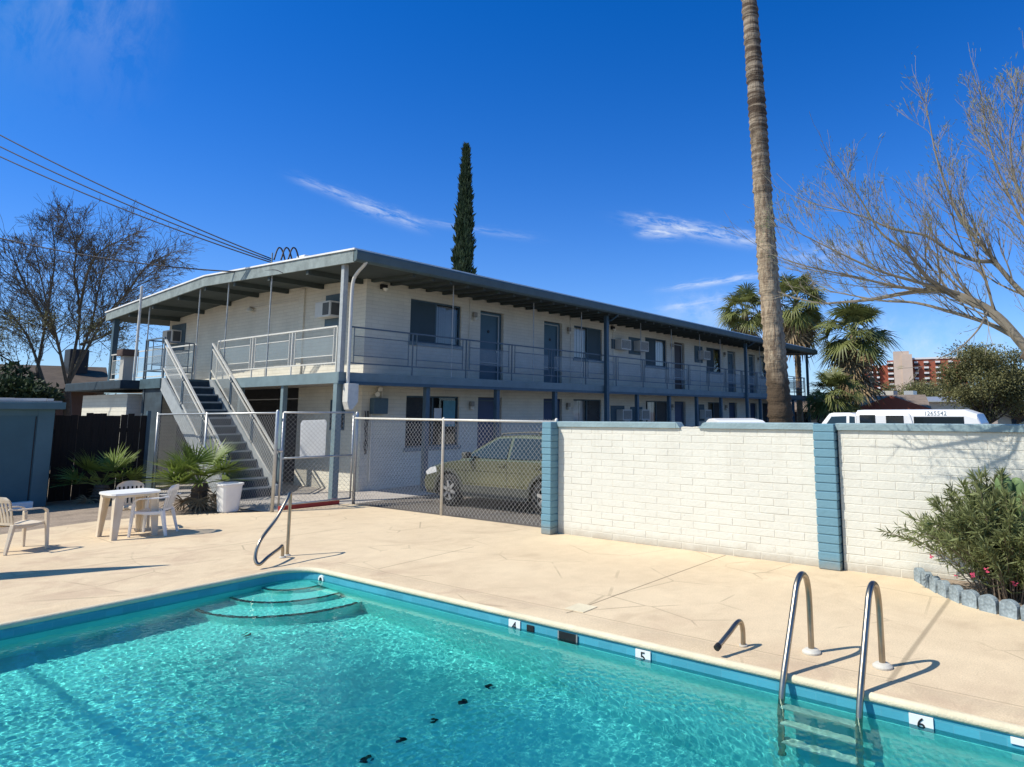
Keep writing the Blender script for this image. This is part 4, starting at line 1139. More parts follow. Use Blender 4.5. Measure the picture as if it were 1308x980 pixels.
chair('tan molded plastic armchair standing alone near the left edge of the deck', (3.33, 12.74, 0), math.radians(18), 'plastic')
chair('pale molded plastic armchair drawn up on the near right side of the white table', (5.06, 12.60, 0), math.radians(136), 'plastic_white')
chair('cream molded plastic armchair pushed in behind the white table', (5.0, 13.42, 0), math.radians(255), 'plastic')
TX, TY = 4.75, 12.80
tb_ = thing('garden_table', 'round cornered white plastic garden table between two chairs', 'table', (TX, TY, 0))
top = []
for k in range(40):
    a = 2*math.pi*k/40; ca, sa = math.cos(a), math.sin(a); m_ = 1/((abs(ca)**4+abs(sa)**4)**.25); top.append((TX+.37*ca*m_, TY+.37*sa*m_))
MB().prism(top, 'z', .675, .705).build('tabletop', 'plastic_white', tb_, bevel=.008)
MB().prism([(TX+(x-TX)*.9, TY+(y-TY)*.9) for x, y in top], 'z', .635, .676).build('apron', 'plastic', tb_)
for sx in (-1, 1):
    for sy_ in (-1, 1):
        l = MB(); l.bar((TX+sx*.24, TY+sy_*.27, .66), (TX+sx*.285, TY+sy_*.31, 0), .13, .04, .075, .03, up=(0, 1, 0)); l.bar((TX+sx*.29, TY+sy_*.24, .66), (TX+sx*.31, TY+sy_*.28, 0), .04, .12, .03, .07, up=(0, 1, 0))
        l.build('leg', 'plastic', tb_)
bn = thing('waste_bin', 'open white plastic waste bin standing beside the larger fan palm', 'bin', (7.02, 14.2, 0))
MB().lathe([(.15, 0.0), (.165, .02), (.205, .52), (.225, .525), (.228, .56), (.205, .565), (.19, .50), (.155, .04)], (7.02, 14.2, .0), 28, sq=4).build('tub', 'plastic_white', bn, smooth=False)
tag(MB().bx(7.05, 7.28, 14.46, 14.62, -.03, .07).build('paver', 'concrete', bevel=.01), 'loose gray paver lying beside the waste bin', 'paver')

# ------------------------------------------------------------------ flower bed edging blocks
bed = [at_z(px, py, 0) for px, py in ((1171, 741), (1184, 749), (1200, 758), (1220, 767), (1240, 774.5), (1262, 781), (1285, 787), (1308, 792.5), (1335, 798))]
bp_ = smooth_path([(p.x, p.y, 0) for p in bed], 6)
cum = [0]
for i in range(len(bp_)-1): cum.append(cum[-1]+(bp_[i+1]-bp_[i]).length)
n_e = max(1, int(cum[-1]/.185)); names_ = ['touching the wall', 'second out from the wall', 'third out from the wall', 'fourth out from the wall', 'fifth out from the wall', 'sixth out from the wall', 'seventh out from the wall', 'eighth out from the wall', 'ninth out from the wall', 'tenth out from the wall']
for k in range(n_e):
    s0 = (k+.5)*cum[-1]/n_e; i = max(j for j in range(len(cum)-1) if cum[j] <= s0); f = (s0-cum[i])/(cum[i+1]-cum[i]); c = bp_[i].lerp(bp_[i+1], f); d = (bp_[i+1]-bp_[i]).normalized()
    prof_ = [(-.085, -.03), (.085, -.03), (.085, .10)]+[(.085*math.cos(a), .10+.06*math.sin(a)) for a in [math.pi*j/10 for j in range(1, 10)]]+[(-.085, .10)]
    m = MB().prism(prof_, 'y', -.035, .035); rg = MB()
    o = m.build('edging_block', 'edging', bevel=.012); o.location = (c.x, c.y, 0); o.rotation_euler = (rnd.uniform(-.06, .06), rnd.uniform(-.07, .07), math.atan2(d.y, d.x)+rnd.uniform(-.1, .1))
    tag(o, 'scalloped blue gray edging block around the flower bed, '+names_[min(k, 9)], 'edging block', 'scalloped edging blocks around the flower bed')
sb = MB(); poly = [(p.x+.03, p.y) for p in bp_]+[(8.85, bp_[-1].y), (8.85, bp_[0].y+.02)]
sb.prism(poly, 'z', 0.003, .05); struct(sb.build('flower_bed_soil', 'dirt'))

# ------------------------------------------------------------------ vegetation builders
def rv(r, s=1.0): return Vector((r.gauss(0, s), r.gauss(0, s), r.gauss(0, s)))


def perp_dir(r, d, ang, up=0.0):
    a = d.orthogonal().normalized(); b = d.cross(a); t = r.uniform(0, 2*math.pi)
    v = d*math.cos(ang)+(a*math.cos(t)+b*math.sin(t))*math.sin(ang); v.z += up; return v.normalized()


class Branches:
    """tapered limbs and recursive twigs in one mesh"""
    def __init__(s, seed): s.mb = MB(); s.r = random.Random(seed); s.tips = []

    def limb(s, pts, r0, r1, n=7):
        k = len(pts); s.mb.tube(pts, [lerp(r0, r1, (i/(k-1))**.8) for i in range(k)], n)

    def grow(s, p, d, L, rad, depth, up, spread, kids, wig=.10, decay=.55, minr=.0025):
        r = s.r; n = 5 if depth > 1 else 4; P = [Vector(p)]; d = d.normalized(); dirs = [d]
        for i in range(n):
            d = (d+rv(r, wig)+Vector((0, 0, up*.25))).normalized(); P.append(P[-1]+d*(L/n)); dirs.append(d)
        s.mb.tube(P, [lerp(rad, max(minr, rad*.35), i/n) for i in range(n+1)], 5 if rad > .02 else 3, cap=False)
        if depth == 0:
            s.tips.append((P[-1], d)); s.tips.append((P[-2], d)); return
        for k in range(kids):
            t = r.uniform(.18, 1.0); i = min(n-1, int(t*n)); q = P[i].lerp(P[i+1], t*n-i)
            s.grow(q, perp_dir(r, dirs[i], r.uniform(.5, 1)*spread, up), L*decay*r.uniform(.55, 1.25)*(1.15-.45*t), max(minr, rad*.55*(1-.4*t)), depth-1, up, spread, kids, wig, decay, minr)
        s.tips.append((P[-1], d))

    def dress(s, pts, r0, r1, dens, L, depth=2, up=.3, spread=.8, kids=4, start=.15, minr=.0025, decay=.55):
        pts = smooth_path(pts, 5); s.limb(pts, r0, r1); r = s.r
        tot = sum((pts[i+1]-pts[i]).length for i in range(len(pts)-1))
        for k in range(int(tot*dens)):
            t = r.uniform(start, 1); i = min(len(pts)-2, int(t*(len(pts)-1))); d = (pts[i+1]-pts[i]).normalized()
            s.grow(pts[i].lerp(pts[i+1], r.random()), perp_dir(r, d, r.uniform(.4, 1.1)*spread, up), L*r.uniform(.5, 1.2)*(1.25-.8*t), max(minr, lerp(r0, r1, t)*.4), depth, up, spread, kids, minr=minr, decay=decay)
        d = (pts[-1]-pts[-2]).normalized(); s.grow(pts[-1], d, L*.7, r1, max(1, depth-1), up, spread, kids, minr=minr, decay=decay)
        return pts


def leaf_cloud(name, pos, dirs, length, width, mat, parent, seed=0, jit=.6, droop=0.0, world=True):
    """one bent leaf-shaped face per position"""
    rs_ = np.random.RandomState(seed); P = np.asarray(pos, float); n = len(P); D = np.asarray(dirs, float)+rs_.normal(0, jit, (n, 3)); D[:, 2] -= droop
    D /= np.linalg.norm(D, axis=1, keepdims=True)+1e-9
    S = np.cross(D, rs_.normal(0, 1, (n, 3))); S /= np.linalg.norm(S, axis=1, keepdims=True)+1e-9
    L = length*rs_.uniform(.6, 1.3, (n, 1)); Wd = width*rs_.uniform(.7, 1.2, (n, 1))
    V = np.stack([P, P+D*L*.45+S*Wd*.5, P+D*L, P+D*L*.45-S*Wd*.5], 1).reshape(-1, 3)
    return np_mesh(name, V, np.arange(n*4).reshape(-1, 4), mat, parent, world=world)


def fronds(mb, base, r, n, plen, frad, el0, el1, leaflets=20, droop=.25, wide=.05, azim=None, fold=.25, dead=False):
    for k in range(n):
        az = r.uniform(0, 2*math.pi) if azim is None else azim+r.uniform(-.5, .5); el = lerp(el0, el1, r.random())
        d = Vector((math.cos(az)*math.cos(el), math.sin(az)*math.cos(el), math.sin(el))); pl_ = plen*r.uniform(.75, 1.15)
        base_k = Vector(base)+Vector((0, 0, r.uniform(-.25, .15)*plen*.6))
        mid = base_k+d*pl_*.55+Vector((0, 0, .05*pl_)); tip = base_k+d*pl_+Vector((0, 0, -droop*.25*pl_))
        mb.tube([base_k, mid, tip], [.022*frad, .016*frad, .012*frad], 3, cap=False)
        t = (tip-mid).normalized(); sd = t.cross(Vector((0, 0, 1)))
        if sd.length < .1: sd = Vector((math.sin(az), -math.cos(az), 0))
        sd.normalize(); nm = sd.cross(t).normalized(); R_f = frad*r.uniform(.8, 1.1)
        roll = r.uniform(-.5, .5); sd, nm = sd*math.cos(roll)+nm*math.sin(roll), nm*math.cos(roll)-sd*math.sin(roll)
        for j in range(leaflets):
            a = lerp(-1.85, 1.85, j/(leaflets-1))+r.uniform(-.04, .04); ld = (t*math.cos(a)+sd*math.sin(a)+nm*fold*abs(math.sin(a))).normalized()
            L = R_f*(.62+.38*math.cos(a*.55))*r.uniform(.88, 1.08); wv = ld.cross(nm).normalized()
            w = wide*R_f; m1 = tip+ld*L*.55; e = tip+ld*L+Vector((0, 0, -droop*L*(.35+.5*r.random()))); m1 = m1+Vector((0, 0, -droop*L*.06))
            mb.quad(tip-wv*w*.25, m1-wv*w*.6, m1+wv*w*.6, tip+wv*w*.25); mb.quad(m1-wv*w*.6, e, e, m1+wv*w*.6) if False else mb.quad(m1-wv*w*.6, e, m1+wv*w*.6)


def trunk_rings(mb, pts, radii, n=18, seg=.12, seed=0, rough=.05):
    r = random.Random(seed); P = smooth_path(pts, 12); k = len(P); tot = sum((P[i+1]-P[i]).length for i in range(k-1)); m = max(6, int(tot/seg))
    cum_ = [0]
    for i in range(k-1): cum_.append(cum_[-1]+(P[i+1]-P[i]).length)
    pts2, rad2 = [], []
    for q in range(m+1):
        s = tot*q/m; i = max(j for j in range(k-1) if cum_[j] <= s+1e-6); f = (s-cum_[i])/max(1e-6, cum_[i+1]-cum_[i]); c = P[i].lerp(P[i+1], f)
        R = float(np.interp(q/m, [z for z, _ in radii], [z for _, z in radii])); jx = r.uniform(-rough, rough)
        pts2 += [c, c+(P[min(k-1, i+1)]-P[i]).normalized()*(tot/m*.72)]; rad2 += [R*(1+rough*.9+jx), R*(1-rough*.6+jx*.4)]
    mb.tube(pts2[:-1], rad2[:-1], n)


# ---- bare tree leaning over the right side of the pool
rt = thing('bare_tree', 'nearly leafless feathery tree reaching in from the right over the garden wall', 'tree', (8.35, -1.0, 0))
B = Branches(11)
def rp(px, py, x=8.0): return at_x(px, py, x)
tk = smooth_path([(8.35, -1.0, -.05), (8.3, -.75, .8), (8.2, -.3, 1.7), (8.1, .15, 2.3), tuple(rp(1308, 448, 8.05))], 6)
tb2 = Branches(12); tb2.limb(tk, .15, .085, 10)
B.r = random.Random(21)
mainA = [rp(1330, 462, 8.05), rp(1308, 442, 8.03), rp(1275, 405, 8.0), rp(1240, 383, 7.95), rp(1200, 371, 7.9), rp(1160, 374, 7.8), rp(1110, 383, 7.75), rp(1055, 388, 7.7)]
kw = dict(dens=6.5, L=.80, depth=2, up=.26, spread=.62, kids=4, minr=.0019, decay=.68)
B.dress(mainA, .062, .012, **kw)
B.dress([rp(1300, 432, 8.1), rp(1262, 413, 8.2), rp(1220, 400, 8.3), rp(1170, 387, 8.4), rp(1125, 384, 8.5), rp(1060, 372, 8.6)], .03, .007, **kw)
B.dress([rp(1225, 376, 7.93), rp(1206, 369, 7.8), rp(1182, 352, 7.6), rp(1157, 321, 7.4), rp(1125, 297, 7.3), rp(1100, 256, 7.2), rp(1078, 225, 7.1)], .03, .005, **kw)
B.dress([V3(8.22, -.4, 1.5), V3(8.27, -.05, 2.2), rp(1340, 400, 8.3), rp(1306, 374, 8.3), rp(1282, 348, 8.25), rp(1256, 315, 8.2), rp(1227, 280, 8.2), rp(1212, 245, 8.2), rp(1196, 200, 8.2), rp(1186, 150, 8.2)], .045, .006, **kw)
B.dress([rp(1268, 334, 8.25), rp(1247, 333, 8.1), rp(1214, 321, 7.9), rp(1182, 301, 7.8), rp(1141, 293, 7.7), rp(1100, 276, 7.6), rp(1045, 262, 7.5)], .026, .005, **kw)
B.dress([V3(8.29, -.7, .95), V3(8.45, -.35, 1.9), rp(1350, 330, 8.6), rp(1310, 290, 8.6), rp(1280, 230, 8.6), rp(1262, 180, 8.6), rp(1255, 135, 8.6)], .03, .005, **kw)
B.dress([rp(1212, 371, 7.9), rp(1170, 360, 7.5), rp(1120, 345, 7.2), rp(1070, 322, 7.0), rp(1025, 300, 6.9)], .022, .005, **kw)
B.dress([rp(1190, 372, 7.9), rp(1140, 365, 7.6), rp(1085, 352, 7.4), rp(1030, 340, 7.2), rp(985, 325, 7.1)], .02, .004, **kw)
B.dress([V3(8.24, -.5, 1.35), V3(7.95, -.1, 2.3), rp(1330, 300, 7.6), rp(1300, 240, 7.5), rp(1290, 180, 7.4), rp(1300, 130, 7.4)], .02, .004, **kw)
B.dress([V3(8.2, -.3, 1.7), V3(8.1, .02, 2.3), rp(1360, 380, 8.0), rp(1330, 320, 7.9), rp(1318, 260, 7.8)], .022, .005, **kw)
B.dress([rp(1262, 395, 8.0), rp(1250, 420, 7.6), rp(1225, 445, 7.3), rp(1195, 460, 7.1)], .014, .003, dens=4, L=.5, depth=1, up=.0, spread=.8, kids=3)
tb2.mb.build('trunk', 'bark', rt, smooth=True)
cr = B.mb.build('crown', 'twig', rt, fixn=False)
tp = [t for t in B.tips if B.r.random() < .3]
leaf_cloud('leaves', [tuple(p+rv(B.r, .03)) for p, d in tp for _ in range(3)], [tuple(d) for p, d in tp for _ in range(3)], .06, .007, 'leaf_pale', cr, 3, .5)

# ---- bare tree beyond the shed
lt = thing('bare_tree', 'dark bare wide branching tree rising behind the shed and the left roof corner', 'tree', tuple(at_d(76, 600, 34.0)[:2])+(0,))
LB = Branches(31); LT = Branches(32)
b0 = Vector(lt.location); b1 = at_d(86, 495, 34); 
LT.limb(smooth_path([b0, b0.lerp(b1, .5)+V3(.1, 0, 0), b1], 6), .22, .11, 10)
LT.limb(smooth_path([b0+V3(-.2, .1, 0), at_d(60, 520, 34.4), at_d(48, 470, 34.8)], 6), .15, .08, 9)
kw = dict(dens=7.0, L=1.7, depth=2, up=.05, spread=.9, kids=5, minr=.006, decay=.66)
for path in ([(86, 495, 25), (102, 405, 25), (95, 352, 24.6), (97, 315, 24.3), (86, 282, 24)], [(88, 490, 25), (115, 420, 25.5), (128, 360, 26), (140, 312, 26.3)],
             [(90, 485, 25), (135, 405, 25), (172, 368, 25.2), (212, 350, 25.4)], [(85, 490, 25), (72, 430, 24.5), (58, 380, 24), (45, 320, 23.7)],
             [(60, 500, 25.3), (35, 430, 25.6), (8, 400, 26), (-30, 380, 26)], [(48, 480, 25.6), (20, 465, 26), (-25, 440, 26)],
             [(108, 430, 25), (150, 390, 24.5), (188, 340, 24), (222, 322, 23.8)], [(100, 400, 25), (120, 330, 24), (168, 300, 23.5)], [(70, 430, 25), (30, 360, 25.5), (10, 310, 25.5)],
             [(104, 440, 25), (140, 425, 26), (165, 400, 26.5)], [(48, 470, 25.6), (60, 400, 26.3), (70, 330, 26.6), (66, 285, 26.6)]):
    LB.dress([at_d(a_, b_, c_*1.36) for a_, b_, c_ in path], .062, .012, **kw)
LT.mb.build('trunk', 'bark_dark', lt, smooth=True); cr = LB.mb.build('crown', 'twig_dark', lt, fixn=False)
lowt = [(p, d) for p, d in LB.tips if p.z < 5.6]
leaf_cloud('leaves', [tuple(p+rv(LB.r, .15)) for p, d in lowt for _ in range(3)], [tuple(d) for p, d in lowt for _ in range(3)], .12, .03, 'leaf_olive', cr, 5, .8)

# ---- tall palm in front of the block
pb = at_d(998, 545, 17.0); ptop = at_d(957, 0, 17.6)
tp_ = thing('palm_tree', 'very tall bare palm trunk rising out of the picture behind the garden wall', 'palm tree', (pb.x, pb.y, 0))
m = MB(); up_ = ptop-pb; pend = ptop+up_*.42
trunk_rings(m, [(pb.x+.03, pb.y-.02, -.05), tuple(pb), tuple(pb.lerp(ptop, .35)+V3(.03, .05, 0)), tuple(pb.lerp(ptop, .7)+V3(-.02, 0, 0)), tuple(ptop), tuple(pend)], [(0, .34), (.08, .29), (.14, .265), (.3, .245), (.5, .222), (.72, .20), (1, .18)], 22, .19, 3, .075)
palm_bark()
m.build('trunk', 'tall_trunk', tp_, smooth=True)
m = MB(); fronds(m, pend, random.Random(1), 26, 1.1, .9, -.7, 1.3, 16, .35, .06); m.build('crown', 'leaf_palm', tp_, fixn=False)

# ---- fan palms far beyond the block
def fan_palm(label, px, py, dist, base_py, crown_r, seed, skirt=.9, lean=0, nf=46, trunk_r=.2):
    c = at_d(px, py, dist); g = Vector((c.x+lean, c.y, 0)); t = thing('fan_palm', label, 'palm tree', tuple(g), 0, 'fan palms beyond the apartment building'); r = random.Random(seed)
    m = MB(); trunk_rings(m, [tuple(g), tuple(g.lerp(c, .5)), tuple(c)], [(0, trunk_r*1.3), (.2, trunk_r), (1, trunk_r*.95)], 12, .22, seed, .06); m.build('trunk', 'palm_trunk', t, smooth=True)
    m = MB(); fronds(m, c+V3(0, 0, .1), r, int(nf*1.05), crown_r*.52, crown_r*.52, -.75, 1.35, 20, .55, .062); m.build('crown', 'leaf_palm', t, fixn=False)
    if skirt:
        m = MB()
        for k in range(int(26*skirt)):
            fronds(m, c+V3(0, 0, -r.uniform(.1, skirt*1.6)), r, 1, crown_r*.38, crown_r*.5, -1.25, -.75, 12, .55, .08)
        m.build('dead_skirt', 'dead_frond', t, fixn=False)
    return t


fan_palm('dense fan palm standing left of the tall bare trunk above the roof', 952, 400, 49, 540, 2.45, 51, .7)
fan_palm('fan palm with pale trunk seen through the walkway end right of the tall trunk', 1016, 388, 46, 540, 2.7, 52, 1.0)
fan_palm('round headed fan palm with brown skirt standing clear of the building end', 1090, 428, 44, 540, 2.75, 53, 1.5, nf=52)
fan_palm('low young fan palm in front of the brown skirted palm', 1066, 506, 41, 540, 2.1, 54, 0, nf=40)

# ---- small fan palms by the deck
def small_palm(label, x, y, h, R, n, seed):
    t = thing('small_fan_palm', label, 'fan palm', (x, y, 0)); r = random.Random(seed); m = MB()
    trunk_rings(m, [(x, y, -.03), (x, y, h*.5), (x+.02, y, h)], [(0, .17), (.5, .16), (1, .12)], 12, .07, seed, .12); m.build('trunk', 'bark_dark', t)
    m = MB(); fronds(m, (x, y, h), r, n, R*.5, R*.62, .05, 1.2, 22, .12, .05, fold=.35); m.build('crown', 'leaf_fan', t, fixn=False)
    m = MB(); fronds(m, (x, y, h*.8), r, 7, R*.35, R*.5, -.9, -.3, 14, .4, .05); m.build('dead_fronds', 'dead_frond', t, fixn=False)


small_palm('larger small fan palm with shaggy stub trunk beside the white waste bin', 6.88, 15.15, .52, 1.05, 24, 61)
small_palm('smaller fan palm in the shade before the dark plank fence', 6.25, 18.45, .35, 1.0, 18, 62)

# ---- cypress behind the roof
cd = 44.0; c0 = at_d(590, 420, cd); ct = at_d(595.5, 190, cd)
cy_ = thing('cypress_tree', 'slender dark columnar cypress standing up behind the roof', 'cypress', (c0.x, c0.y, 0))
MB().tube([(c0.x, c0.y, 0), (c0.x, c0.y, 3), (ct.x, ct.y, ct.z*.8)], [.22, .18, .05], 8).build('trunk', 'bark_dark', cy_)
rs_ = np.random.RandomState(9); n = 16000
zz = rs_.uniform(.6, ct.z, n)
def cyr(z): return np.interp(z/ct.z, [.02, .1, .45, .62, .8, .93, 1.0], [.36, .54, .55, .49, .34, .14, .03])
an = rs_.uniform(0, 2*np.pi, n); bump_ = 1+.22*np.sin(an*5+zz*2.3)+.18*np.sin(an*3-zz*3.7)+.10*np.sin(zz*9+an*2); rad = cyr(zz)*bump_*np.sqrt(rs_.uniform(.25, 1.05, n)); f = zz/ct.z
X = c0.x+(ct.x-c0.x)*f+rad*np.cos(an); Yy = c0.y+(ct.y-c0.y)*f+rad*np.sin(an)
D = np.stack([np.cos(an)*.35, np.sin(an)*.35, np.ones(n)], -1)
leaf_cloud('crown', np.stack([X, Yy, zz], -1), D, .42, .13, 'leaf_dark', cy_, 4, .22)

# ---- oleander bush, cactus
bc = Vector((8.40, .80, .05)); bush = thing('oleander_bush', 'loose narrow leaved green bush with a few pink flowers in the flower bed', 'bush', tuple(bc))
r = random.Random(14); stm = MB(); LP, LD, FL = [], [], []
for k in range(190):
    a = r.uniform(0, 2*math.pi); sp_ = r.random()**.7; out = Vector((math.cos(a), math.sin(a), 0)); b_ = bc+out*r.uniform(0, .3)
    hgt = lerp(1.22, .58, sp_**1.3)*r.uniform(.78, 1.08)*(.74 if out.y*sp_ < -.12 else 1); reach = sp_*(.76 if out.y > 0 else .9)*r.uniform(.8, 1.15); ex = out*reach; ex.x *= .62
    if b_.x+ex.x > 8.8: ex.x *= .3
    if out.y > .5 and sp_ > .75 and r.random() < .25: ex = ex*1.3
    P = smooth_path([b_, b_+ex*.35+V3(0, 0, hgt*.55), b_+ex*.75+V3(0, 0, hgt*.88), b_+ex+V3(0, 0, hgt)], 7)
    stm.tube(P, [lerp(.008, .0025, i/(len(P)-1)) for i in range(len(P))], 3, cap=False)
    for i in range(3, len(P)-1):
        d = (P[i+1]-P[i]).normalized()
        for q in range(5): LP.append(tuple(P[i].lerp(P[i+1], r.random()))); LD.append(tuple(d*.75+rv(r, .5)))
    if r.random() < .03: FL.append(P[r.randint(10, len(P)-1)]+rv(r, .03))
for fpx in ((1190, 711), (1242, 735), (1222, 735), (1298, 746), (1260, 728)):
    FL.append(at_x(fpx[0], fpx[1], 8.02))
stm.build('stems', 'bark', bush, fixn=False); leaf_cloud('leaves', LP, LD, .115, .017, 'leaf_bush', bush, 8, .25)
for k, p in enumerate(FL):
    fp = [tuple(p+rv(r, .008)) for q in range(7)]; fd = [tuple(rv(r, 1)) for q in range(7)]
    leaf_cloud('flower', fp, fd, .035, .028, 'flower', bush, 9+k, .2)
cac = thing('prickly_pear', 'prickly pear cactus with flat green pads behind the bush', 'cactus', (8.5, .45, 0))
def pad(c, h, w, az, tilt):
    m = MB(); b = len(m.v); n, k = 16, 7
    Rm = Matrix.Rotation(az, 3, 'Z') @ Matrix.Rotation(tilt, 3, 'Y')
    for i in range(k+1):
        ph = math.pi*i/k
        for j in range(n):
            t_ = 2*math.pi*j/n; p = Vector((.026*math.cos(ph)*1.0, w/2*math.sin(ph)*math.cos(t_), h/2+h/2*math.sin(ph)*math.sin(t_)))
            p.y *= .8+.35*(p.z/h); m.v.append(tuple(Vector(c)+Rm @ p))
    for i in range(k):
        for j in range(n): m.f.append((b+i*n+j, b+i*n+(j+1) % n, b+(i+1)*n+(j+1) % n, b+(i+1)*n+j))
    m.build('pad', 'cactus', cac, smooth=True); return Vector(c)+Rm @ Vector((0, 0, h*.94))
r = random.Random(6)
for (px_, top_, x_) in ((1281, 608, 8.45), (1297, 612, 8.5), (1318, 618, 8.4), (1306, 630, 8.35), (1335, 606, 8.5)):
    tp_z = at_x(px_, top_, x_); c = Vector((x_, tp_z.y, .02)); hh = [tp_z.z*q for q in (.29, .28, .26, .22)]
    for h_ in hh: c = pad(c, h_, h_*.62, r.uniform(-.6, .6), r.uniform(-.12, .12))
    pad(c-V3(0, .02, .30), .25, .16, r.uniform(-.5, .5), r.uniform(.2, .5))


# ---- leafy trees and shrubs further off
def leafy_tree(name, label, cat, c, R, trunk_h, seed, n=9000, leaf=.16, mat='leaf_olive', flat=.75, clumps=26, group=None, bark='bark_dark'):
    c = Vector(c); t = thing(name, label, cat, (c.x, c.y, 0), 0, group); r = random.Random(seed); rs2 = np.random.RandomState(seed)
    B_ = Branches(seed); top = c+V3(0, 0, 0); base = V3(c.x, c.y, -.05)
    B_.limb(smooth_path([base, base+V3(.1*R, .05*R, max(.3, trunk_h*.6)), V3(c.x, c.y, max(.5, trunk_h))], 5), .07*R+.05, .04*R+.03, 8)
    Ps, Ds = [], []
    for k in range(clumps):
        d = rv(r, 1).normalized(); d.z = d.z*flat+.12; rad_ = R*r.uniform(.45, .98); cc = c+Vector((d.x*rad_, d.y*rad_, d.z*rad_*flat)); cr_ = R*r.uniform(.2, .36)
        B_.limb(smooth_path([V3(c.x, c.y, max(.4, trunk_h*.9)), (V3(c.x, c.y, trunk_h)+cc)/2+rv(r, .08*R), cc], 4), .025*R+.01, .008, 5)
        m_ = int(n/clumps); q = rs2.normal(0, 1, (m_, 3)); q /= np.linalg.norm(q, axis=1, keepdims=True); q *= (rs2.uniform(0, 1, (m_, 1))**.4)*cr_*np.array([1.15, 1.15, .75])*rs2.uniform(.8, 1.2, (m_, 1))
        Ps.append(q+np.array(cc)); Ds.append(q/cr_)
    B_.mb.build('trunk', bark, t, smooth=True, fixn=False); leaf_cloud('crown', np.concatenate(Ps), np.concatenate(Ds), leaf, leaf*.45, mat, t, seed, .8)
    return t


mc = at_d(1256, 490, 33); leafy_tree('mesquite_tree', 'broad olive green mesquite tree behind the white truck', 'tree', (mc.x, mc.y, 3.05), 1.95, 1.5, 71, 30000, .11, 'leaf_olive', .85, 60)
for (px, py, dist, R, lab, seed) in ((1180, 508, 95, 3.2, 'round green tree at the foot of the brick tower', 72), (1150, 507, 105, 2.8, 'small green tree left of the tower base', 73), (1105, 515, 70, 1.7, 'low bush just right of the skirted palm', 74),
                                     (1205, 505, 110, 3.0, 'green tree right of the tower base', 75), (1300, 505, 60, 2.6, 'gray green tree past the parked car at the right edge', 76)):
    p = at_d(px, py, dist); leafy_tree('distant_tree', lab, 'tree', (p.x, p.y, max(p.z, 1.3)), R, 1.4, seed, 4500, .26, 'leaf_olive', .8, 18, 'trees around the distant houses')
for (px, py, dist, R, lab, seed, mt) in ((20, 512, 34, 1.6, 'dark leafy tree below the bare branches by the shed', 77, 'leaf_dark'), (112, 508, 60, 1.6, 'dark tree beyond the brown roofed house', 79, 'leaf_dark'), (-40, 515, 34, 1.6, 'dark bushy tree off the left edge', 80, 'leaf_dark')):
    p = at_d(px, py, dist); leafy_tree('distant_tree', lab, 'tree', (p.x, p.y, max(p.z, 1.5)), R, 1.4, seed, 6000, .22, mt, .8, 20, 'trees around the distant houses')

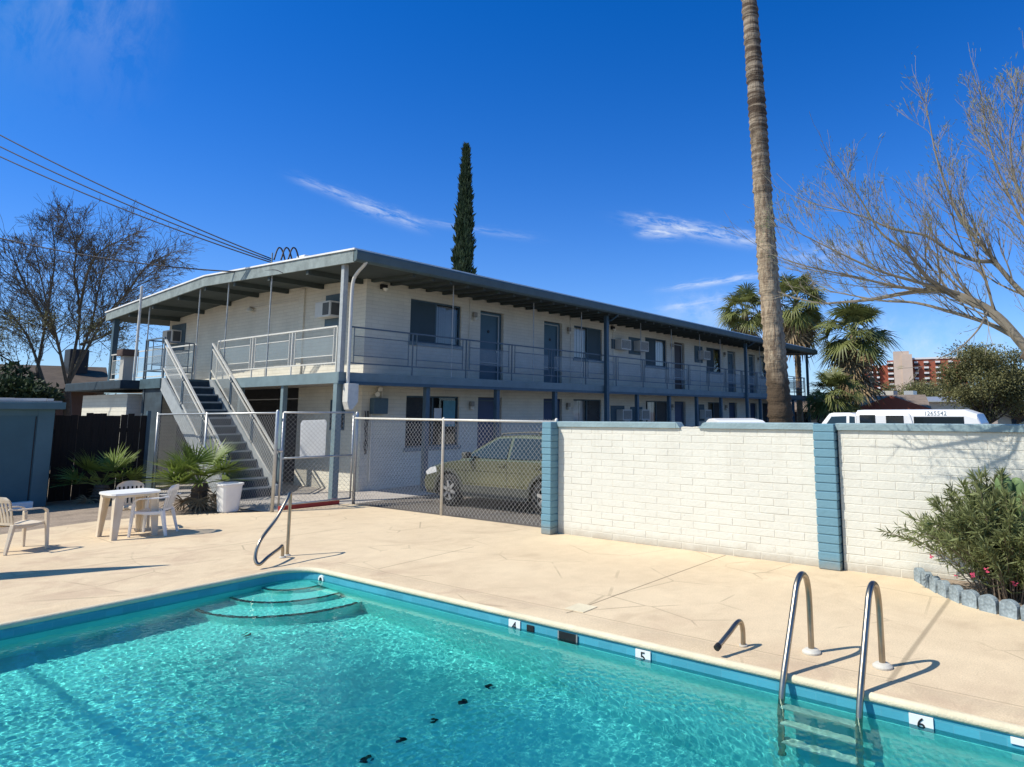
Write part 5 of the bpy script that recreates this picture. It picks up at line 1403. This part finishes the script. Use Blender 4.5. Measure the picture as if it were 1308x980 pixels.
# ------------------------------------------------------------------ vehicles
def car(label, cat, name, loc, rz, paint, prof_, cab, win, W=1.8, axles=(1.4, -1.3), wr=.335, clad=True, rack=False, group=None, windows_x=None, top_w=.62):
    t = thing(name, label, cat, loc, rz, group)
    hw = W/2
    # lower body outline with wheel arches
    low = .24; out = list(prof_)
    arch = []
    for ax in sorted(axles):
        arch += [(ax+(wr+.065)*math.cos(a), wr+(wr+.065)*math.sin(a)) for a in [math.pi-math.asin(min(1, (low-wr)/(wr+.065)))*-1*0 - math.pi*k/12 for k in range(13)]]
    poly = out + [(prof_[-1][0]-.02, low)] if False else out
    bottom = []
    for ax in sorted(axles):
        bottom += [(ax-(wr+.065), low)] + [(ax+(wr+.065)*math.cos(math.pi-math.pi*k/12), wr+(wr+.065)*math.sin(math.pi-math.pi*k/12)) for k in range(13)] + [(ax+(wr+.065), low)]
    full = [(prof_[0][0]+.05, low)] + bottom + [(prof_[-1][0]-.05, low)] + list(reversed(prof_))
    b = MB(); b.prism(full, 'y', -hw, hw); body = b.build('body', paint, t, world=False, bevel=.045)
    for p in body.data.polygons: p.use_smooth = False
    MB().bx(axles[1]-.55, axles[0]+.55, -hw+.14, hw-.14, low-.02, low+.5).build('underbody', 'car_clad', t, world=False)
    # cabin: wide at the belt, narrower at the roof
    zb, zt = cab[0][1], max(z for _, z in cab)
    def yy(z): return lerp(hw-.03, top_w, max(0, min(1, (z-zb)/(zt-zb)))**1.15)
    c = MB(); n = len(cab)
    c.v = [(x, -yy(z), z) for x, z in cab]+[(x, yy(z), z) for x, z in cab]
    tri = tessellate_polygon([[Vector((x, z, 0)) for x, z in cab]])
    c.f = [tuple(q) for q in tri]+[tuple(n+k for k in reversed(q)) for q in tri]+[(i, (i+1) % n, n+(i+1) % n, n+i) for i in range(n)]
    c.build('cabin', paint, t, world=False, bevel=.03)
    for w_ in win:
        for sg in (-1, 1):
            g = MB(); g.v = [(x, sg*(yy(z)+.006), z) for x, z in w_]; g.f = [tuple(range(len(w_)))]; g.build('window', 'car_glass', t, world=False)
    # windscreen and rear glass along the cabin's first and last slopes
    (xa, za), (xb, zb_) = cab[-1], cab[-2]
    def gl(nm, a, b_, off):
        a2 = (lerp(a[0], b_[0], .08)+off, lerp(a[1], b_[1], .08)+.01); b2 = (lerp(a[0], b_[0], .92)+off, lerp(a[1], b_[1], .92)+.01)
        g = MB(); g.quad((a2[0], -yy(a2[1])+.08, a2[1]), (a2[0], yy(a2[1])-.08, a2[1]), (b2[0], yy(b2[1])-.08, b2[1]), (b2[0], -yy(b2[1])+.08, b2[1])); g.build(nm, 'car_glass', t, world=False)
    gl('windscreen', cab[-1], cab[-2], .012); gl('rear_glass', cab[0], cab[1], -.012)
    for ax in axles:
        for sg in (-1, 1):
            y0 = sg*(hw-.20); y1 = sg*(hw-.005)
            w_ = MB(); k = 26; prof_w = [(wr*.62, 0), (wr*.93, .0), (wr, .03), (wr, .17), (wr*.93, .2), (wr*.62, .2)]
            for (rr_, tt) in prof_w:
                for j in range(k):
                    a = 2*math.pi*j/k; w_.v.append((ax+rr_*math.cos(a), lerp(y0, y1, tt/.2), wr+rr_*math.sin(a)))
            for i in range(len(prof_w)-1):
                for j in range(k): w_.f.append((i*k+j, i*k+(j+1) % k, (i+1)*k+(j+1) % k, (i+1)*k+j))
            wh = w_.build('wheel', 'tyre', t, world=False, smooth=True)
            rm = MB(); yo = sg*(hw-.03)
            for s in range(6):
                a = 2*math.pi*s/6+.3; rm.bar((ax+.03*math.cos(a), yo, wr+.03*math.sin(a)), (ax+wr*.6*math.cos(a), yo-sg*.0, wr+wr*.6*math.sin(a)), .075, .03, .055, .03, up=(0, 1, 0))
            for j in range(24):
                a, a2 = 2*math.pi*j/24, 2*math.pi*(j+1)/24
                rm.quad(*[(ax+q*wr*math.cos(e), yo, wr+q*wr*math.sin(e)) for q, e in ((.55, a), (.64, a), (.64, a2), (.55, a2))])
            rm.tube([(ax, yo-sg*.02, wr), (ax, yo+sg*.015, wr)], .05, 12); rm.build('rim', 'rim', wh, world=False)
            MB().tube([(ax, sg*(hw-.13), wr), (ax, sg*(hw-.12), wr)], wr*.6, 20).build('brake_disc', 'black', wh, world=False)
            if clad:
                ar = MB()
                for j in range(14):
                    a, a2 = lerp(-.15, math.pi+.15, j/14), lerp(-.15, math.pi+.15, (j+1)/14)
                    P4 = [(ax+q*math.cos(e), wr+q*math.sin(e)) for q, e in ((wr+.055, a), (wr+.12, a), (wr+.12, a2), (wr+.055, a2))]
                    ar.quad(*[(x, sg*(hw+.012), z) for x, z in P4]); ar.quad(*[(P4[i][0], sg*(hw+(.012 if o else -.05)), P4[i][1]) for i, o in ((1, 1), (2, 1), (2, 0), (1, 0))])
                ar.build('wheel_arch', 'car_clad', t, world=False)
    if clad:
        for sg in (-1, 1):
            MB().prism([(axles[1]+wr+.1, low), (axles[0]-wr-.1, low), (axles[0]-wr-.12, low+.24), (axles[1]+wr+.12, low+.24)], 'y', sg*hw, sg*(hw+.012)).build('sill_cladding', 'car_clad', t, world=False)
            MB().bx(axles[1]+wr+.18, axles[0]-wr-.2, min(sg*hw, sg*(hw+.016)), max(sg*hw, sg*(hw+.016)), .53, .565).build('side_moulding', paint, t, world=False)
    return t, yy, hw


OUT = [(-2.32, .34), (-2.38, .5), (-2.38, .78), (-2.33, 1.0), (-1.6, 1.045), (0, 1.03), (.95, .995), (1.55, .915), (1.95, .80), (2.10, .68), (2.16, .5), (2.12, .34)]
CABW = [(-2.30, .99), (-2.02, 1.40), (-1.6, 1.485), (-.6, 1.525), (.0, 1.50), (.22, 1.465), (1.12, .97)]
WIN = [[(.86, 1.045), (.12, 1.43), (-.25, 1.455), (-.28, 1.045)], [(-.36, 1.045), (-.33, 1.457), (-1.05, 1.45), (-1.2, 1.06)], [(-1.28, 1.06), (-1.14, 1.448), (-1.55, 1.425), (-1.98, 1.30), (-2.08, 1.12), (-2.0, 1.06)]]
g1, yy, hw = car('olive green station wagon with roof rack parked behind the chain link fence', 'car', 'station_wagon', (11.12, 9.97, -.03), math.radians(90), 'car_green', OUT, CABW, WIN, 1.80, (1.37, -1.32), .34, rack=True)
for sg in (-1, 1):
    MB().tube(smooth_path([(-1.85, sg*.6, 1.47), (-1.7, sg*.6, 1.53), (-.8, sg*.6, 1.575), (.0, sg*.6, 1.54), (.1, sg*.6, 1.50)], 5), .018, 6).build('roof_rail', 'car_clad', g1, world=False)
    MB().obox((.72, sg*(hw+.10), 1.10), (.14, .18, .13), Matrix.Rotation(0, 3, 'Z')).build('mirror', 'car_clad', g1, world=False, bevel=.03)
    for x in (-.18, -1.15): MB().bx(x-.1, x+.1, sg*hw-.004, sg*hw+.03 if sg > 0 else sg*hw+.004, .90, .935).bx(x-.1, x+.1, min(sg*(hw+.028), sg*hw), max(sg*(hw+.028), sg*hw), .90, .935).build('door_handle', 'car_green', g1, world=False)
    sh_ = MB()
    for x in (.84, -.33, -1.28): sh_.bx(x-.004, x+.004, min(sg*hw, sg*(hw+.002)), max(sg*hw, sg*(hw+.002)), .42, 1.02)
    sh_.build('door_seam', 'black', g1, world=False)
    MB().prism([(1.74, .70), (2.06, .62), (2.10, .70), (1.95, .79), (1.78, .82)], 'y', sg*(hw-.28), sg*(hw+.004)).build('headlight', 'headlight', g1, world=False, bevel=.01)
    MB().bx(-2.385, -2.1, min(sg*(hw-.2), sg*(hw+.004)), max(sg*(hw-.2), sg*(hw+.004)), .78, .95).build('tail_light', 'tail_red', g1, world=False)
MB().bx(2.05, 2.19, -.5, .5, .36, .56).build('grille', 'black', g1, world=False, bevel=.02)

OUT2 = [(-2.3, .4), (-2.36, .6), (-2.36, 1.0), (-2.3, 1.12), (0, 1.12), (1.0, 1.10), (1.9, 1.02), (2.2, .85), (2.28, .55), (2.22, .4)]
CAB2 = [(-2.3, 1.1), (-2.1, 1.62), (-1.7, 1.74), (-.6, 1.785), (.1, 1.765), (.35, 1.70), (1.05, 1.09)]
WIN2 = [[(.78, 1.15), (.3, 1.60), (-.3, 1.65), (-.3, 1.15)], [(-.4, 1.15), (-.4, 1.65), (-1.2, 1.64), (-1.2, 1.15)], [(-1.3, 1.15), (-1.3, 1.63), (-1.95, 1.55), (-2.1, 1.15)]]
c_ = at_d(932, 540, 21.5)
g2, yy, hw = car('white sport utility vehicle whose domed roof just clears the garden wall', 'car', 'utility_vehicle', (c_.x, c_.y, -.03), math.radians(35), 'car_white', OUT2, CAB2, WIN2, 1.86, (1.38, -1.35), .36)
for sg in (-1, 1):
    MB().bx(-2.37, -2.25, min(sg*.62, sg*.9), max(sg*.62, sg*.9), .95, 1.5).build('tail_light', 'tail_red', g2, world=False)
    MB().bx(2.0, 2.27, min(sg*.5, sg*.85), max(sg*.5, sg*.85), .72, .88).build('headlight', 'headlight', g2, world=False, bevel=.02)

# white pickup with a long utility shell, number on the side
OUTP = [(-3.05, .5), (-3.08, .7), (-3.05, 1.1), (1.0, 1.12), (2.1, 1.12), (3.1, 1.05), (3.35, .9), (3.4, .6), (3.35, .45)]
CABP = [(1.06, 1.1), (1.10, 1.86), (1.3, 1.93), (1.85, 1.93), (2.0, 1.90), (2.62, 1.10)]
WINP = [[(2.32, 1.2), (1.92, 1.80), (1.42, 1.82), (1.42, 1.2)], [(1.32, 1.2), (1.32, 1.82), (1.14, 1.80), (1.12, 1.2)]]
tx = 24.6
g3, yy, hw = car('white utility pickup with long shell carrying a painted number on its side', 'truck', 'pickup_truck', (tx, 5.35, -.03), math.radians(90), 'car_white', OUTP, CABP, WINP, 1.96, (2.45, -1.75), .38, clad=False, top_w=.8)
sx0, sx1 = -2.62, 1.05
pf = [(-.96, 1.1), (-.96, 1.84), (-.91, 1.95), (-.78, 2.01), (0, 2.03), (.78, 2.01), (.91, 1.95), (.96, 1.84), (.96, 1.1)]
shb = MB()
for (x, k) in ((sx1, 1.0), (sx0+.45, 1.0), (sx0+.12, .86), (sx0, .55)): shb.v += [(x, y, 1.1+(z-1.1)*k) for y, z in pf]
for i in range(3):
    for j in range(9): shb.f.append((i*9+j, i*9+(j+1) % 9, (i+1)*9+(j+1) % 9, (i+1)*9+j))
shb.f += [tuple(range(9)), tuple(reversed(range(27, 36)))]
shb.build('shell', 'car_white', g3, world=False)
for (a, b_, z0, z1) in ((-2.15, -.72, 1.70, 1.80), (-.42, .12, 1.66, 1.84), (.45, .95, 1.80, 1.86)):
    MB().bx(a, b_, .962, .968, z0-.3, z1).build('shell_window', 'car_glass', g3, world=False); MB().bx(a, b_, -.968, -.962, z0-.3, z1).build('shell_window', 'car_glass', g3, world=False)
MB().obox((-.62, .985, 1.75), (.05, .03, .35), Matrix.Rotation(.25, 3, 'Y')).build('shell_strut', 'car_white', g3, world=False)
text_mesh('fleet_number', '1265542', .19, 'rail_navy', g3, (-1.35, .945, 1.90), (math.radians(68), 0, math.radians(180)), .004, local=True)
for sg in (-1, 1):
    MB().obox((2.22, sg*1.10, 1.25), (.12, .2, .22), Matrix.Identity(3)).build('mirror', 'car_clad', g3, world=False, bevel=.03)
    MB().bx(3.2, 3.41, min(sg*.55, sg*.92), max(sg*.55, sg*.92), .72, .92).build('headlight', 'headlight', g3, world=False, bevel=.02)
    MB().bx(-3.09, -3.0, min(sg*.8, sg*.97), max(sg*.8, sg*.97), .75, 1.05).build('tail_light', 'tail_red', g3, world=False)
OUTS = [(-2.2, .34), (-2.28, .5), (-2.28, .8), (-2.15, .98), (-1.5, 1.0), (0, .95), (1.0, .93), (1.8, .82), (2.2, .66), (2.25, .45), (2.2, .34)]
CABS = [(-1.75, .95), (-1.15, 1.36), (-.7, 1.43), (0, 1.44), (.3, 1.38), (1.05, .92)]
WINS = [[(.85, .98), (.28, 1.32), (-.3, 1.37), (-.3, .98)], [(-.38, .98), (-.38, 1.37), (-.9, 1.33), (-1.4, 1.0)]]
c_ = at_d(1312, 538, 38)
car('silver sedan parked in shade under trees at the far right edge', 'car', 'parked_car', (c_.x, c_.y-.6, .28), math.radians(100), 'galv', OUTS, CABS, WINS, 1.78, (1.35, -1.3), .32, clad=False)

# ------------------------------------------------------------------ far buildings
tc_ = at_d(1158, 500, 300); hd = math.atan2(tc_.y, tc_.x)
tw = thing('brick_apartment_tower', 'distant red brick high rise with pale central tower and white balconies', 'building', (tc_.x, tc_.y, 0), hd)
s_ = 300/FPX
def twl(mat, name, px0, px1, py0, py1, d0, d1, parent=None):
    y0, y1 = -(px1-1158)*s_, -(px0-1158)*s_
    return MB().bx(d0, d1, y0, y1, -.5 if py1 > 520 else (523-py1)*s_+1.95, (523-py0)*s_+1.95).build(name, mat, parent or tw, world=False)
twl('brick_red', 'wall', 1112, 1140, 469, 530, 2, 16); twl('brick_red', 'wall', 1163, 1222, 463, 530, 1, 14); twl('tower_beige', 'wall', 1146, 1163, 454, 530, -2, 12)
twl('tower_beige', 'stair_tower', 1155, 1166, 458, 530, -3, 10); o = twl('brick_red', 'wall', 1139, 1147, 464, 530, 0, 12)
twl('tower_white', 'parapet', 1163, 1222, 461.5, 463.5, .6, 1.4)
for px0, px1, top_ in ((1119, 1123, 470), (1127, 1130, 470), (1139.5, 1145.5, 466), (1168, 1172, 466), (1178, 1183, 466), (1190, 1195, 466), (1203, 1208, 466), (1215, 1219, 466)):
    py = top_
    while py < 512:
        twl('tower_white', 'balcony', px0, px1, py, py+2.0, -1.2 if px0 == 1139.5 else .2, 2.05); twl('black', 'window', px0, px1, py+2.4, py+4.2, .6 if px0 != 1139.5 else -.6, 2.03); py += 6.2


def house(name, label, px0, px1, py_eave, py_ridge, dist, wall, roof_m, gable_right=False, depth=7.0):
    a, b_ = at_d(px0, py_eave, dist), at_d(px1, py_eave, dist); ridge = at_d((px0+px1)/2, py_ridge, dist+depth*.45)
    d = Vector((b_.x-a.x, b_.y-a.y, 0)); L = d.length; rz = math.atan2(d.y, d.x); zr = max(ridge.z, a.z+.3)
    t = thing(name, label, 'house', (a.x, a.y, 0), rz)
    MB().bx(.5, L-.5, .5, depth-.5, -.05, a.z).build('wall', wall, t, world=False)
    r_ = MB().prism([(-.1, a.z-.08), (depth/2, zr), (depth+.1, a.z-.08), (depth+.1, a.z-.22), (-.1, a.z-.22)], 'x', 0, L).build('roof', roof_m, t, world=False)
    for k in range(max(1, int(L/4))):
        MB().bx(1.4+k*4, 2.6+k*4, .47, .497, .9, 1.9).build('window', 'car_glass', t, world=False)
    if gable_right: MB().prism([(L-5.0, a.z-.2), (L-2.4, a.z+.75), (L+.2, a.z-.2)], 'y', -1.6, 1.2).build('gable', 'brick_red', t, world=False)
    return t


house('brown_roof_house', 'low brown shingled house beyond the white truck', 1000, 1190, 522, 505, 48, 'house_wall', 'roof_brown', True)
house('brown_roof_house', 'dark brown roofed house behind the bare tree on the left', -60, 141, 492, 466, 40, 'house_wall', 'roof_dark')
hp = at_d(97, 466, 42.5)
tag(MB().bx(hp.x-.4, hp.x+.4, hp.y-.4, hp.y+.4, hp.z-1.2, hp.z+.75).build('rooftop_cooler', 'black', bevel=.05), 'dark boxy cooler on the brown roof behind the bare tree', 'cooler')
house('pale_house', 'long pale low building at the foot of the distant brick tower', 1085, 1262, 512, 507, 85, 'house_cream', 'galv')
house('pale_house', 'pale house behind the silver sedan at the right edge', 1262, 1420, 512, 498, 60, 'house_cream', 'galv')
for k, (px, mt, lab) in enumerate(((1103, 'house_cream', 'cream rooftop unit leftmost above the brown roof'), (1116, 'tower_white', 'white rooftop unit above the brown roof, second along'), (1126, 'galv', 'gray rooftop unit in the middle of the row'), (1138, 'house_cream', 'beige rooftop unit right of the middle one'), (1163, 'galv', 'gray rooftop unit at the right end of the row'))):
    p = at_d(px, 503, 84); q = at_d(px, 508, 84); w_ = 5.0*84/FPX
    tag(MB().bx(p.x-1, p.x+1, p.y-w_, p.y+w_, q.z-1.0, p.z+.3).build('rooftop_unit', mt), lab, 'rooftop unit', 'rooftop units beyond the brown roofed house')

# ------------------------------------------------------------------ overhead cables, service mast
ms = at_x(347, 338, 9.35)
mast = thing('service_mast', 'roof edge electric service mast with three looped drip cables', 'service mast', tuple(ms))
MB().tube([(ms.x, ms.y, ms.z-.6), (ms.x, ms.y, ms.z+.32)], .018, 8).build('pipe', 'trim_dark', mast, smooth=True)
for k in range(3):
    a = at_x(350+9*k, 332, 9.5); b_ = at_x(364+9*k, 332, 9.9); c = at_x(357+9*k, 316.5, 9.7)
    pts = smooth_path([a, a.lerp(c, .6)+V3(0, .02, .06), c, b_.lerp(c, .6)+V3(0, -.02, .06), b_], 6); MB().tube(pts, .022, 6).build('drip_loop', 'cable', mast, smooth=True)


def cable(label, a, b_, sag, r=.012):
    a = Vector(a); b_ = Vector(b_); n = 40; pts = []
    for i in range(n+1):
        t = i/n; p = a.lerp(b_, t); p.z -= sag*4*t*(1-t); pts.append(p)
    tag(MB().tube(pts, r, 6).build('overhead_cable', 'cable', smooth=True), label, 'cable', 'overhead cables running in to the roof')


ph = V3(ms.x, ms.y, ms.z+.15)
for k, (py, lab) in enumerate(((161, 'topmost black overhead cable sloping down to the roof mast'), (175, 'middle black overhead cable sloping down to the roof mast'), (187, 'lower black overhead cable sloping down to the roof mast'))):
    e = at_y(0, py, 24.0); e2 = ph+(e-ph)*1.5; cable(lab, e2, ph-V3(0, 0, .05*k), .28, .018)
e = at_y(0, 293, 24.0); h2 = at_x(306, 347.5, 9.2); e2 = h2+(e-h2)*1.4; cable('single black cable crossing the bare tree to the roof edge', e2, h2, .30, .019)
tag(MB().tube(smooth_path([h2, at_x(335, 346, 9.14), at_x(352, 345, 9.13), at_x(362, 349, 9.13)], 5), .016, 6).build('cable_tail', 'cable', smooth=True), 'short cable stapled along the white roof edge below the mast', 'cable')
cable('overhead cable strung high along the left side of the pool', (-2.62, -14, 6.3), (-2.55, 45, 6.3), 0.1, .030)

# closed parasol just off the left edge (its shadow falls on the deck)
um = thing('closed_parasol', 'folded parasol on a pole standing at the left edge of the deck', 'parasol', (2.27, 11.24, 0))
MB().tube([(2.27, 11.24, 0), (2.27, 11.24, 2.5)], .022, 8).build('pole', 'galv', um); MB().lathe([(.20, .5), (.25, .62), (.19, 1.3), (.11, 2.0), (.025, 2.68)], (2.27, 11.24, 0), 14).build('canopy', 'shed_blue', um); MB().lathe([(.26, 0), (.26, .05), (.06, .10)], (2.27, 11.24, .0), 20).build('base', 'concrete', um)
